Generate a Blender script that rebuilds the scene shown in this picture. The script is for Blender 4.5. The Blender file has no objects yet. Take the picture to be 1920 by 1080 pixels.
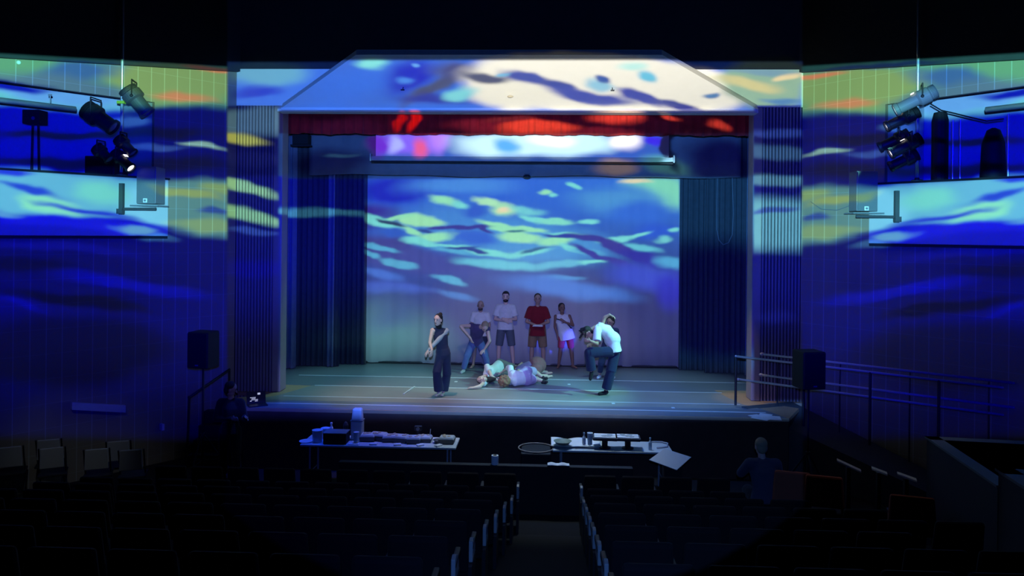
import bpy, bmesh, math, random
from mathutils import Vector, Matrix, Euler, noise
random.seed(7)
PI = math.pi
SC = bpy.context.scene
COL = SC.collection

# ------------------------------------------------------------------ camera, world, light, exposure
F = 1387.0                     # focal length in pixels of the 1920 wide frame
HOR = 438.0                    # row of the eye level
CAM = Vector((0.55, 0.0, 3.25))
YAW, ROLL = 0.04, 0.010
cam_d = bpy.data.cameras.new('camera'); cam = bpy.data.objects.new('camera', cam_d); COL.objects.link(cam)
cam_d.sensor_width = 36.0; cam_d.sensor_fit = 'HORIZONTAL'
cam_d.lens = 36.0 * F / 1920.0
cam_d.shift_y = -(540.0 - HOR) / 1920.0
cam_d.clip_end = 200; cam_d.clip_start = 0.05
ROT = Matrix.Rotation(YAW, 4, 'Z') @ Matrix.Rotation(PI/2, 4, 'X') @ Matrix.Rotation(ROLL, 4, 'Z')
cam.matrix_world = Matrix.Translation(CAM) @ ROT
SC.camera = cam

SC.view_settings.view_transform = 'Standard'
SC.view_settings.look = 'None'
SC.view_settings.exposure = 0.0
SC.view_settings.gamma = 1.0
SC.view_settings.use_curve_mapping = False
SC.cycles.use_denoising = True
SC.cycles.max_bounces = 5
SC.cycles.diffuse_bounces = 3
SC.cycles.glossy_bounces = 2
SC.cycles.transmission_bounces = 4
SC.cycles.sample_clamp_indirect = 3.0
SC.cycles.caustics_reflective = False
SC.cycles.caustics_refractive = False

world = bpy.data.worlds.new('world'); SC.world = world; world.use_nodes = True
world.node_tree.nodes['Background'].inputs[0].default_value = (0.10, 0.16, 0.7, 1)
world.node_tree.nodes['Background'].inputs[1].default_value = 0.002

def lin(c):
    return tuple((v/255/12.92 if v/255 <= .04045 else ((v/255+.055)/1.055)**2.4) for v in c)

def at(px, py, Y):
    """world point seen at pixel px, py that lies in the plane y = Y"""
    d = ROT.to_3x3() @ Vector(((px-960)/F, -(py-HOR)/F, -1))
    return CAM + d * (Y / d.y)
def at_z(px, py, z):
    """world point seen at pixel px, py on the level z"""
    d = ROT.to_3x3() @ Vector(((px-960)/F, -(py-HOR)/F, -1))
    return CAM + d * ((z - CAM.z) / d.z)

# ---- the two video projectors of the house, hung just above the seats
PRJ = Vector((0.55, -0.15, 3.55))
PRJ_POWER = 15500.0
class Tree:
    def __init__(s, nt):
        s.nt = nt; s.n = nt.nodes; s.l = nt.links
    def new(s, t, **kw):
        o = s.n.new(t)
        for k, v in kw.items(): setattr(o, k, v)
        return o
    def put(s, sock, v):
        if isinstance(v, bpy.types.NodeSocket): s.l.new(v, sock)
        else: sock.default_value = v
    def math(s, op, a, b=0.0, c=None, clamp=False):
        o = s.new('ShaderNodeMath', operation=op, use_clamp=clamp)
        s.put(o.inputs[0], a); s.put(o.inputs[1], b)
        if c is not None: s.put(o.inputs[2], c)
        return o.outputs[0]
    def ramp(s, v, a, b, lo=0.0, hi=1.0):
        o = s.new('ShaderNodeMapRange', interpolation_type='SMOOTHSTEP')
        s.put(o.inputs[0], v); s.put(o.inputs[1], a); s.put(o.inputs[2], b); s.put(o.inputs[3], lo); s.put(o.inputs[4], hi)
        return o.outputs[0]
    def mix(s, fac, a, b):
        o = s.new('ShaderNodeMix', data_type='RGBA')
        s.put(o.inputs[0], fac); s.put(o.inputs[6], a); s.put(o.inputs[7], b)
        return o.outputs[2]
    def xyz(s, x, y, z=0.0):
        o = s.new('ShaderNodeCombineXYZ'); s.put(o.inputs[0], x); s.put(o.inputs[1], y); s.put(o.inputs[2], z)
        return o.outputs[0]
    def blob(s, base, vec, cx, cy, rx, ry, rot, col, k=1.5, a=1.0):
        m = s.new('ShaderNodeMapping', vector_type='TEXTURE')
        s.put(m.inputs[0], vec)
        m.inputs[1].default_value = (cx/100, cy/100, 0); m.inputs[2].default_value = (0, 0, math.radians(rot))
        m.inputs[3].default_value = (rx/100, ry/100, 1)
        g = s.new('ShaderNodeTexGradient', gradient_type='SPHERICAL'); s.l.new(m.outputs[0], g.inputs[0])
        f = s.ramp(g.outputs[1], 0.0, 1.0/k, 0.0, a)
        return s.mix(f, base, (*col, 1))

def projector(name, power, spot):
    d = bpy.data.lights.new(name, 'SPOT'); o = bpy.data.objects.new(name, d); COL.objects.link(o)
    o.matrix_world = Matrix.Translation(PRJ) @ ROT
    d.energy = power; d.spot_size = math.radians(spot); d.spot_blend = 0.0; d.shadow_soft_size = 0.025
    d.use_nodes = True
    t = Tree(d.node_tree); t.n.clear()
    out = t.new('ShaderNodeOutputLight'); em = t.new('ShaderNodeEmission'); t.l.new(em.outputs[0], out.inputs[0])
    tc = t.new('ShaderNodeTexCoord'); sp = t.new('ShaderNodeSeparateXYZ'); t.l.new(tc.outputs['Normal'], sp.inputs[0])
    u = t.math('DIVIDE', sp.outputs[0], sp.outputs[2]); v = t.math('DIVIDE', sp.outputs[1], sp.outputs[2])
    x = t.math('MULTIPLY_ADD', u, -F/100, 9.60)                    # picture columns and rows of the slide, in hundreds
    y = t.math('MULTIPLY_ADD', v, F/100, (HOR - F*0.30/14.75)/100)
    return t, em, x, y

def warp(t, x, y, amp, sc, stretch=1.0):
    n = t.new('ShaderNodeTexNoise', noise_dimensions='2D'); n.inputs['Scale'].default_value = sc; n.inputs['Detail'].default_value = 2.5
    t.l.new(t.xyz(t.math('MULTIPLY', x, 0.45), y), n.inputs[0])
    sp = t.new('ShaderNodeSeparateColor'); t.l.new(n.outputs[1], sp.inputs[0])
    x2 = t.math('ADD', x, t.math('MULTIPLY_ADD', sp.outputs[0], amp*2*stretch, -amp*stretch))
    y2 = t.math('ADD', y, t.math('MULTIPLY_ADD', sp.outputs[1], amp*2, -amp))
    return t.xyz(x2, y2)

def Lw(r, g, b):
    """slide colour that shows as r, g, b on the tan block of the side walls"""
    c = lin((r, g, b)); return (c[0]/.43, c[1]/.335, c[2]/.24)
def Lc(r, g, b):
    """slide colour that shows as r, g, b on the taupe ribs of the columns"""
    c = lin((r, g, b)); return (c[0]/.45, c[1]/.40, c[2]/.42)

def side_projection():
    t, em, x, y = projector('wall_projection', PRJ_POWER, 100)
    right = t.math('GREATER_THAN', x, 9.65)
    xm = t.math('SUBTRACT', 9.65, t.math('ABSOLUTE', t.math('SUBTRACT', x, 9.65)))
    ym = t.math('SUBTRACT', y, t.math('MULTIPLY', right, 0.13))
    p = warp(t, xm, ym, 0.17, 1.5, 2.6)
    c = (*lin((0, 0, 192)), 1)
    def B(*a, **k):
        nonlocal c; c = t.blob(c, p, *a, **k)
    B(200, 128, 520, 95, 0, Lw(80, 150, 112), k=3.0)
    B(335, 158, 170, 52, 0, Lw(118, 152, 92), k=2)
    B(150, 146, 130, 26, -6, Lw(42, 82, 150), k=1.6, a=.85)
    B(345, 184, 90, 11, 4, Lw(190, 122, 84), k=1.3, a=.9)
    B(408, 136, 80, 8, 4, Lw(196, 120, 84), k=1.6)
    B(300, 118, 170, 8, 3, Lw(40, 50, 130), k=1.5, a=.7)
    B(110, 176, 190, 38, 6, lin((106, 180, 248)), k=2.0)
    B(20, 168, 100, 14, 6, lin((14, 30, 190)), k=1.6)
    B(330, 228, 170, 34, 0, lin((0, 0, 192)), k=1.7)
    B(250, 232, 50, 12, 0, Lw(48, 84, 140), k=1.6)
    B(130, 256, 220, 10, 0, lin((4, 4, 70)), k=1.6)
    B(310, 252, 150, 14, 0, lin((0, 0, 106)), k=1.6)
    B(300, 279, 90, 9, 0, Lw(40, 66, 138), k=1.5)
    B(395, 274, 60, 7, 7, Lw(120, 160, 150), k=1.6)
    B(140, 308, 280, 12, 1, lin((3, 3, 74)), k=1.5)
    B(360, 310, 120, 22, 0, lin((2, 2, 106)), k=1.5)
    B(110, 366, 330, 50, 3, lin((92, 182, 220)), k=2.8)
    B(385, 392, 190, 58, 4, Lw(78, 128, 130), k=4)
    B(360, 364, 95, 12, 9, Lw(124, 152, 96), k=1.5)
    B(415, 358, 50, 12, 9, Lw(116, 150, 100), k=1.5)
    B(400, 424, 110, 16, 0, Lw(112, 150, 110), k=1.5)
    B(405, 398, 40, 10, 0, Lw(40, 70, 140), k=1.5)
    B(112, 388, 78, 22, 12, lin((128, 228, 196)), k=1.5)
    B(200, 366, 60, 30, 8, lin((108, 214, 208)), k=1.4)
    B(70, 362, 96, 8, 12, lin((30, 70, 214)), k=1.4)
    B(175, 398, 120, 8, 10, lin((30, 60, 214)), k=1.3)
    B(20, 330, 60, 9, 4, lin((30, 60, 225)), k=1.4)
    B(150, 424, 240, 18, 4, lin((6, 6, 226)), k=1.7)
    B(20, 402, 50, 8, 10, lin((80, 150, 215)), k=1.5)
    B(245, 434, 62, 9, 6, lin((90, 160, 214)), k=1.5)
    B(290, 448, 60, 8, 2, Lw(40, 80, 130), k=1.5)
    B(150, 520, 330, 70, 4, lin((0, 0, 165)), k=1.8, a=.9)
    B(120, 470, 220, 12, 3, Lw(2, 2, 124), k=1.5)
    B(60, 502, 150, 15, 3, lin((0, 0, 112)), k=1.6)
    B(265, 536, 190, 18, 8, Lw(0, 0, 150), k=1.5)
    B(150, 565, 200, 16, 8, lin((0, 0, 90)), k=1.5)
    B(45, 572, 90, 9, 17, Lw(0, 0, 140), k=1.5)
    B(130, 660, 260, 90, 0, lin((0, 0, 110)), k=2.2)
    fade = t.ramp(y, 5.9, 8.0, 1.0, 0.18)
    edge = t.math('MULTIPLY', t.ramp(xm, 4.29, 4.34, 1, 0), t.ramp(y, t.math('MULTIPLY_ADD', xm, .040, 1.095), t.math('MULTIPLY_ADD', xm, .040, 1.12)))
    k = t.math('MULTIPLY', fade, edge)
    k = t.math('MULTIPLY', k, t.ramp(y, 8.05, 8.3, 1, 0))
    t.put(em.inputs[0], c); t.put(em.inputs[1], k)

def stage_projection():
    t, em, x, y = projector('stage_projection', PRJ_POWER, 58)
    p = warp(t, x, y, 0.13, 1.7, 2.2)
    q = warp(t, x, y, 0.055, 4.2, 2.4)
    # water on the backdrop
    c = t.mix(t.ramp(y, 3.3, 6.0), (*lin((44, 92, 212)), 1), (*lin((54, 62, 128)), 1))
    c = t.mix(t.ramp(x, 7.6, 12.2, 0, .75), c, t.mix(t.ramp(y, 3.3, 5.6), (*lin((52, 116, 214)), 1), (*lin((44, 42, 104)), 1)))
    V = p
    def B(*a, **k):
        nonlocal c; c = t.blob(c, V, *a, **k)
    cy = lin((118, 216, 214)); gr = lin((146, 226, 184)); bl = lin((58, 110, 208)); vi = lin((62, 64, 146)); mb = lin((84, 168, 212))
    B(745, 350, 110, 34, 0, lin((26, 34, 190)), k=1.5)
    B(700, 400, 90, 34, 0, lin((52, 40, 150)), k=1.4)
    B(860, 345, 150, 26, 0, lin((70, 136, 222)), k=1.3)
    B(880, 420, 210, 62, 2, lin((66, 130, 210)), k=1.5)
    B(1000, 455, 200, 54, 2, lin((74, 146, 212)), k=1.6)
    B(1245, 352, 100, 40, 18, lin((124, 214, 188)), k=1.5)
    B(1150, 372, 120, 36, 0, lin((72, 144, 210)), k=1.2)
    B(1190, 336, 32, 8, 0, lin((226, 216, 180)), k=1.2)
    B(1200, 395, 90, 26, 0, lin((50, 104, 212)), k=1.3)
    B(1225, 425, 60, 24, 0, lin((44, 88, 208)), k=1.3)
    B(720, 462, 130, 34, 12, vi, k=1.7)
    B(790, 485, 160, 36, 6, lin((64, 72, 156)), k=1.6)
    B(900, 390, 34, 18, 0, lin((48, 90, 200)), k=1.3)
    B(885, 443, 60, 22, 6, lin((52, 98, 206)), k=1.5)
    V = q
    B(830, 370, 38, 11, 14, gr, k=1.4)
    B(862, 378, 28, 7, 14, cy, k=1.4)
    B(915, 374, 44, 9, 10, lin((168, 230, 186)), k=1.6)
    B(946, 388, 36, 17, 6, lin((164, 228, 178)), k=1.3)
    B(946, 389, 18, 8, 0, lin((236, 216, 176)), k=1.2)
    B(985, 390, 50, 11, 6, cy, k=1.3, a=.8)
    B(1021, 355, 18, 7, 4, gr, k=1.5)
    B(1038, 361, 14, 6, 6, cy, k=1.4)
    B(1074, 344, 18, 7, 10, cy, k=1.5)
    B(1000, 405, 34, 8, 14, cy, k=1.5)
    B(1040, 411, 48, 8, 2, lin((126, 218, 200)), k=1.7)
    B(1104, 411, 28, 6, 0, cy, k=1.6)
    B(790, 408, 54, 14, 6, lin((154, 228, 180)), k=2.2)
    B(750, 402, 38, 6, -7, gr, k=2)
    B(715, 410, 60, 11, 14, cy, k=1.9)
    B(775, 428, 26, 10, 30, gr, k=1.5)
    B(740, 430, 30, 12, 0, lin((48, 90, 196)), k=1.6)
    B(815, 440, 54, 12, -6, gr, k=1.6)
    B(790, 448, 44, 9, 10, cy, k=1.8)
    B(840, 455, 60, 4, 0, cy, k=2)
    B(940, 421, 62, 9, 14, gr, k=1.8)
    B(975, 440, 56, 14, 6, lin((154, 228, 182)), k=1.8)
    B(990, 424, 50, 7, 4, gr, k=1.8)
    B(1040, 446, 44, 14, -8, gr, k=1.7)
    B(1070, 460, 34, 8, 16, cy, k=1.7)
    B(1060, 433, 50, 4, 2, cy, k=1.8)
    B(990, 468, 60, 6, -6, cy, k=1.6)
    B(920, 468, 70, 8, 8, cy, k=1.5)
    B(850, 464, 52, 9, 8, mb, k=1.7)
    B(1100, 466, 50, 9, 8, mb, k=1.5)
    B(1150, 444, 44, 9, -8, cy, k=1.8)
    B(1195, 436, 34, 5, -12, cy, k=1.6)
    B(1200, 458, 48, 9, 10, lin((96, 190, 212)), k=1.6)
    B(1240, 444, 24, 8, -8, cy, k=1.4, a=.8)
    B(1262, 427, 16, 6, 0, cy, k=1.4)
    B(940, 490, 110, 12, 5, lin((98, 190, 216)), k=1.8)
    B(1050, 490, 80, 8, -4, lin((94, 180, 214)), k=1.7)
    B(1110, 485, 40, 5, -3, cy, k=1.6)
    # dark crests of the waves
    dk = lin((56, 54, 150))
    B(735, 412, 42, 5, 13, lin((44, 66, 108)), k=2)
    B(860, 421, 70, 5.5, -2, dk, k=2.4)
    B(906, 424, 26, 5, 22, dk, k=2)
    B(800, 428, 24, 5, 8, lin((44, 70, 150)), k=1.6)
    B(865, 458, 44, 4, -2, lin((46, 66, 150)), k=2)
    B(895, 463, 28, 4, 14, lin((46, 66, 150)), k=2)
    B(966, 427, 30, 3.5, 0, lin((60, 120, 140)), k=1.5)
    B(1000, 464, 40, 3.5, -10, lin((50, 104, 150)), k=1.6)
    B(1060, 437, 56, 5, 3, lin((44, 60, 160)), k=2)
    B(1110, 441, 62, 9, 8, dk, k=2)
    B(1160, 460, 70, 13, 24, dk, k=2)
    B(1215, 482, 72, 16, 16, lin((46, 44, 160)), k=1.8)
    B(1105, 468, 50, 8, 26, lin((58, 56, 156)), k=1.9)
    B(1160, 487, 60, 8, 20, lin((58, 56, 156)), k=1.9)
    # lower, calmer water
    B(712, 458, 50, 7, 14, mb, k=1.9)
    B(696, 470, 26, 6, 24, mb, k=1.8)
    B(750, 489, 44, 10, 12, lin((86, 168, 210)), k=2.2)
    B(715, 508, 60, 12, 14, lin((70, 110, 206)), k=1.4)
    B(845, 519, 44, 9, 14, lin((86, 168, 212)), k=2)
    B(1050, 515, 60, 6, 2, lin((76, 150, 212)), k=1.5)
    V = p
    B(735, 535, 110, 16, 6, lin((66, 92, 194)), k=1.4)
    B(860, 548, 60, 8, 6, lin((70, 118, 196)), k=1.4)
    B(1060, 535, 170, 26, 8, lin((62, 112, 206)), k=1.5)
    B(1210, 515, 110, 36, 6, lin((58, 76, 200)), k=1.4)
    B(1262, 540, 50, 50, 0, lin((46, 40, 190)), k=1.3, a=.8)
    B(1255, 486, 40, 14, 14, lin((80, 164, 214)), k=1.4)
    B(700, 640, 190, 120, 0, lin((82, 132, 142)), k=1.3, a=.9)
    B(740, 585, 90, 40, -20, lin((60, 72, 150)), k=1.0, a=.5)
    # masks of the upper stage
    c = t.mix(t.ramp(x, 6.84, 6.88), t.blob(t.mix(t.ramp(y, 4.6, 6.4), (*lin((10, 22, 170)), 1), (*lin((8, 26, 80)), 1)), p, 610, 395, 130, 10, 3, lin((90, 190, 235)), k=1.4), c)
    c = t.mix(t.ramp(x, 12.69, 12.73), c, t.blob((*lin((44, 104, 170)), 1), p, 1350, 560, 260, 150, 0, lin((6, 10, 112)), k=2.2))
    c = t.mix(t.ramp(y, 6.55, 7.05), c, (*lin((48, 58, 118)), 1))
    # border and lowered screen
    u = (*lin((42, 84, 176)), 1)
    V = p
    def U(*a, **k):
        nonlocal u; u = t.blob(u, V, *a, **k)
    U(620, 305, 120, 40, 0, lin((16, 26, 110)), k=1.5)
    U(1150, 312, 60, 20, 0, lin((172, 146, 150)), k=1.5)
    U(1250, 308, 70, 22, 10, lin((80, 150, 160)), k=1.3)
    U(1350, 300, 90, 60, 0, lin((14, 18, 110)), k=1.8)
    U(640, 290, 50, 6, 0, lin((60, 110, 160)), k=1.3)
    U(760, 268, 90, 30, 0, lin((120, 90, 230)), k=1.6)
    U(710, 268, 26, 40, 0, lin((98, 40, 196)), k=1.4)
    U(740, 270, 20, 30, 35, lin((158, 166, 250)), k=1.3)
    U(790, 278, 26, 22, -40, lin((214, 84, 140)), k=1.3)
    U(830, 262, 36, 26, -30, lin((170, 120, 240)), k=1.3)
    U(1010, 268, 190, 34, 0, lin((190, 232, 246)), k=2.2)
    U(960, 272, 34, 26, 20, lin((80, 164, 238)), k=1.3)
    U(1035, 262, 50, 20, 5, lin((246, 246, 255)), k=1.3)
    U(1175, 262, 50, 26, 0, lin((250, 246, 255)), k=1.4)
    U(1235, 262, 34, 14, 16, lin((48, 34, 214)), k=1.7)
    U(1262, 270, 16, 60, 0, lin((8, 10, 60)), k=2)
    c = t.mix(t.ramp(y, 3.27, 3.33), u, c)
    # red curtain band
    r = (*lin((34, 34, 110)), 1)
    def R(*a, **k):
        nonlocal r; r = t.blob(r, V, *a, **k)
    R(640, 240, 130, 22, 0, lin((60, 60, 170)), k=1.2, a=.7)
    R(600, 215, 140, 12, 0, lin((20, 14, 90)), k=1.4)
    R(750, 226, 12, 30, 0, lin((190, 60, 80)), k=1.6)
    R(775, 224, 14, 34, 0, lin((220, 70, 80)), k=1.8)
    R(900, 236, 90, 20, 0, lin((120, 90, 150)), k=1.3)
    R(1010, 239, 90, 15, 0, lin((255, 220, 170)), k=1.7)
    R(960, 226, 80, 7, 0, lin((120, 120, 150)), k=1.5)
    R(1150, 222, 70, 17, 0, lin((255, 210, 180)), k=1.4)
    R(1120, 246, 110, 10, 0, lin((120, 90, 150)), k=1.4)
    R(1240, 217, 80, 8, 14, lin((20, 16, 80)), k=1.6)
    R(1255, 219, 28, 5, 16, lin((230, 200, 170)), k=1.4)
    R(1350, 232, 110, 34, 0, lin((24, 16, 80)), k=1.6)
    R(1345, 236, 34, 9, 24, lin((210, 180, 150)), k=1.3)
    c = t.mix(t.ramp(y, 2.49, 2.54), r, c)
    # sloped canopy and white fascia
    h = (*lin((58, 108, 224)), 1)
    def H(*a, **k):
        nonlocal h; h = t.blob(h, V, *a, **k)
    H(500, 140, 120, 34, 0, lin((96, 164, 204)), k=1.5)
    H(490, 172, 70, 14, -6, lin((40, 62, 200)), k=1.4)
    H(650, 170, 120, 40, -14, lin((54, 112, 240)), k=1.4)
    H(700, 124, 42, 18, 6, lin((134, 232, 232)), k=1.4)
    H(765, 150, 70, 34, -20, lin((30, 36, 200)), k=1.4)
    H(752, 156, 26, 9, 0, lin((74, 140, 240)), k=1.3)
    H(778, 132, 12, 4, 4, lin((110, 180, 250)), k=1.3)
    H(810, 168, 90, 17, -26, lin((74, 78, 118)), k=1.5)
    H(860, 140, 80, 22, 0, lin((74, 76, 132)), k=1.5)
    H(820, 186, 110, 13, 0, lin((44, 50, 170)), k=1.3)
    H(1140, 162, 310, 58, 3, lin((252, 248, 232)), k=5)
    H(960, 174, 100, 40, 12, lin((250, 246, 228)), k=2.4)
    H(868, 176, 40, 16, -8, lin((130, 222, 230)), k=1.4)
    H(905, 148, 70, 13, 6, lin((84, 86, 116)), k=1.7)
    H(985, 152, 70, 14, 16, lin((72, 82, 170)), k=1.7)
    H(1045, 166, 44, 10, 6, lin((66, 76, 160)), k=1.7)
    H(1110, 186, 110, 16, 10, lin((66, 76, 176)), k=1.9)
    H(1200, 188, 70, 14, 18, lin((66, 72, 172)), k=1.8)
    H(1270, 203, 60, 10, 10, lin((52, 56, 150)), k=1.7)
    H(1120, 162, 40, 14, 10, lin((150, 206, 232)), k=1.3)
    H(1130, 153, 22, 8, 4, lin((62, 92, 170)), k=1.7)
    H(940, 141, 20, 5, 2, lin((112, 190, 230)), k=1.4)
    H(1210, 150, 26, 14, 6, lin((108, 200, 232)), k=1.5)
    H(1190, 132, 34, 12, 0, lin((196, 244, 236)), k=1.3)
    H(1326, 183, 22, 6, -2, lin((88, 132, 186)), k=1.8)
    H(1430, 160, 100, 60, 0, lin((134, 170, 150)), k=3)
    H(1400, 158, 90, 14, 8, lin((196, 190, 140)), k=1.5)
    H(1470, 146, 34, 9, -6, lin((222, 204, 160)), k=1.6)
    H(1460, 190, 60, 11, 0, lin((76, 124, 176)), k=1.4)
    H(1420, 135, 100, 9, 4, lin((112, 150, 170)), k=1.3)
    c = t.mix(t.ramp(y, 2.07, 2.12), h, c)
    # ribbed columns either side of the stage
    f = t.mix(t.ramp(y, 5.2, 6.6), (*Lc(6, 8, 84), 1), (*Lc(5, 5, 34), 1))
    def K(*a, **k):
        nonlocal f; f = t.blob(f, V, *a, **k)
    K(480, 230, 140, 34, 0, Lc(70, 104, 140), k=1.8)
    K(455, 260, 80, 13, 9, Lc(160, 170, 92), k=1.6)
    K(470, 300, 90, 22, 0, Lc(16, 20, 96), k=1.5)
    K(460, 350, 100, 14, 14, Lc(100, 146, 120), k=1.7)
    K(460, 400, 100, 16, 12, Lc(92, 140, 116), k=1.7)
    K(480, 432, 60, 8, 5, Lc(30, 50, 126), k=1.5)
    K(470, 500, 110, 26, 0, Lc(6, 6, 104), k=1.5)
    K(1460, 252, 80, 12, 0, Lc(36, 56, 140), k=1.4)
    K(1455, 288, 120, 18, 6, Lc(48, 82, 128), k=1.5)
    K(1455, 340, 120, 15, 4, Lc(52, 90, 116), k=1.6)
    K(1450, 422, 200, 62, 0, Lc(66, 118, 140), k=2)
    K(1450, 395, 60, 7, -5, Lc(40, 66, 130), k=1.5)
    K(1455, 590, 70, 16, 0, Lc(14, 18, 100), k=1.2, a=.6)
    # only under the white fascia
    m = t.math('MULTIPLY', t.math('ADD', t.ramp(x, 5.25, 5.29, 1, 0), t.ramp(x, 14.07, 14.11)), t.ramp(y, 1.985, 2.015))
    c = t.mix(m, c, f)
    # lowest rows of the slide: blue across the apron, black in the pit
    c = t.mix(t.ramp(y, 7.44, 7.62), c, t.mix(t.ramp(x, 5.2, 9.6), (*lin((20, 30, 130)), 1), (*lin((60, 104, 190)), 1)))
    k = t.math('MULTIPLY', t.math('MULTIPLY', t.ramp(x, 4.30, 4.34), t.ramp(x, 14.97, 15.01, 1, 0)), t.ramp(y, 1.17, 1.21, .045, 1))
    k = t.math('MULTIPLY', k, t.ramp(y, 7.62, 7.92, 1.0, 0.035))
    k = t.math('MULTIPLY', k, t.ramp(y, 3.27, 3.33, 1.0, 1.87))
    t.put(em.inputs[0], c); t.put(em.inputs[1], k)

side_projection()
stage_projection()

def spot(name, loc, target, power, col, size, blend=0.6, rad=0.06):
    d = bpy.data.lights.new(name, 'SPOT'); o = bpy.data.objects.new(name, d); COL.objects.link(o)
    o.location = loc; o.rotation_euler = (Vector(target) - Vector(loc)).to_track_quat('-Z', 'Y').to_euler()
    d.energy = power; d.color = col; d.spot_size = math.radians(size); d.spot_blend = blend; d.shadow_soft_size = rad
    return o
# ------------------------------------------------------------------ lamps of the stage rig, then added fills for the house
spot('rig_lamp_cool', (6.9, 12.55, 5.35), (0.75, 15.35, 0.3), 2900, (0.26, 1.0, 0.90), 25, .8)
spot('rig_lamp_lavender', (-6.6, 12.9, 5.3), (-0.3, 15.9, 0.4), 1700, (0.78, 0.66, 1.0), 25, .8)
spot('rig_lamp_top', (-1.9, 13.9, 6.0), (-1.8, 14.75, 0.0), 600, (1.0, 0.74, 0.58), 46, .8)
spot('rig_lamp_blue', (1.2, 13.75, 6.0), (1.5, 13.9, 0.0), 620, (0.05, 0.22, 1.0), 62, .7)
spot('rig_lamp_blue', (-4.0, 13.42, 6.0), (-4.0, 12.95, 0.0), 1000, (0.006, 0.05, 1.0), 22, .5)
spot('rig_lamp_blue', (-2.3, 13.42, 6.0), (-2.3, 12.95, 0.0), 1000, (0.006, 0.07, 1.0), 22, .5)
spot('rig_lamp_teal', (-3.5, 15.6, 5.6), (-3.2, 15.9, 0.0), 520, (0.28, 0.9, 0.95), 56, .8)
spot('rig_lamp_teal', (3.4, 15.6, 5.6), (2.9, 15.8, 0.0), 520, (0.36, 0.75, 1.0), 56, .8)
spot('rig_lamp_front', (0.4, 5.6, 6.9), (0.2, 17.2, 0.5), 620, (1.0, 0.98, 0.95), 26, .7)
spot('rig_lamp_pit', (0.6, 13.3, 6.0), (0.6, 12.6, -.4), 620, (0.72, 0.95, 1.0), 48, .9)
spot('rig_lamp_side_blue', (5.05, 15.4, 1.4), (1.52, 17.78, 0.74), 3000, (0.05, 0.07, 1.0), 7, .5)
spot('rig_lamp_amber', (-3.2, 14.2, 6.0), (-4.55, 15.0, 0.0), 700, (1.0, 0.55, 0.2), 13, .5)
spot('rig_lamp_amber', (3.4, 14.4, 5.6), (4.6, 14.9, 0.0), 220, (1.0, 0.75, 0.5), 14, .5)
spot('house_fill', (-5.6, 8.2, 3.05), (-7.0, 11.6, -.4), 42.0, (.62, .76, 1.0), 32, 1.0)  # added fill to lift the pale chairs, no known fitting there
spot('house_fill', (5.6, 10.2, 3.05), (5.2, 9.9, -.5), 10.0, (1.0, .84, .66), 60, .8)  # added fill for the right armrests and reddish seats
spot('house_fill', (.55, 9.2, 6.0), (.6, 9.2, -.8), 7.0, (1.0, .93, .82), 60, 1.0)  # added fill over the aisle so the end panels show
# ------------------------------------------------------------------ materials
MATS = {}
def mat(name, col, rough=.6, metal=0.0, var=.12, scale=6.0, bump=0.0, emit=None, sheen=0.0, spec=.4):
    if name in MATS: return MATS[name]
    m = bpy.data.materials.new(name); m.use_nodes = True
    t = Tree(m.node_tree); b = t.n['Principled BSDF']
    n = t.new('ShaderNodeTexNoise'); n.inputs['Scale'].default_value = scale; n.inputs['Detail'].default_value = 4
    tc = t.new('ShaderNodeTexCoord'); t.l.new(tc.outputs['Object'], n.inputs[0])
    lo = tuple(c*(1-var) for c in col); hi = tuple(min(1, c*(1+var)) for c in col)
    t.put(b.inputs['Base Color'], t.mix(n.outputs[0], (*lo, 1), (*hi, 1)))
    b.inputs['Roughness'].default_value = rough; b.inputs['Metallic'].default_value = metal
    b.inputs['Specular IOR Level'].default_value = spec
    if sheen: b.inputs['Sheen Weight'].default_value = sheen
    if bump:
        bp = t.new('ShaderNodeBump'); bp.inputs['Strength'].default_value = bump; bp.inputs['Distance'].default_value = .02
        t.l.new(n.outputs[0], bp.inputs['Height']); t.l.new(bp.outputs[0], b.inputs['Normal'])
    if emit:
        b.inputs['Emission Color'].default_value = (*emit[:3], 1); b.inputs['Emission Strength'].default_value = emit[3]
    MATS[name] = m
    return m

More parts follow.
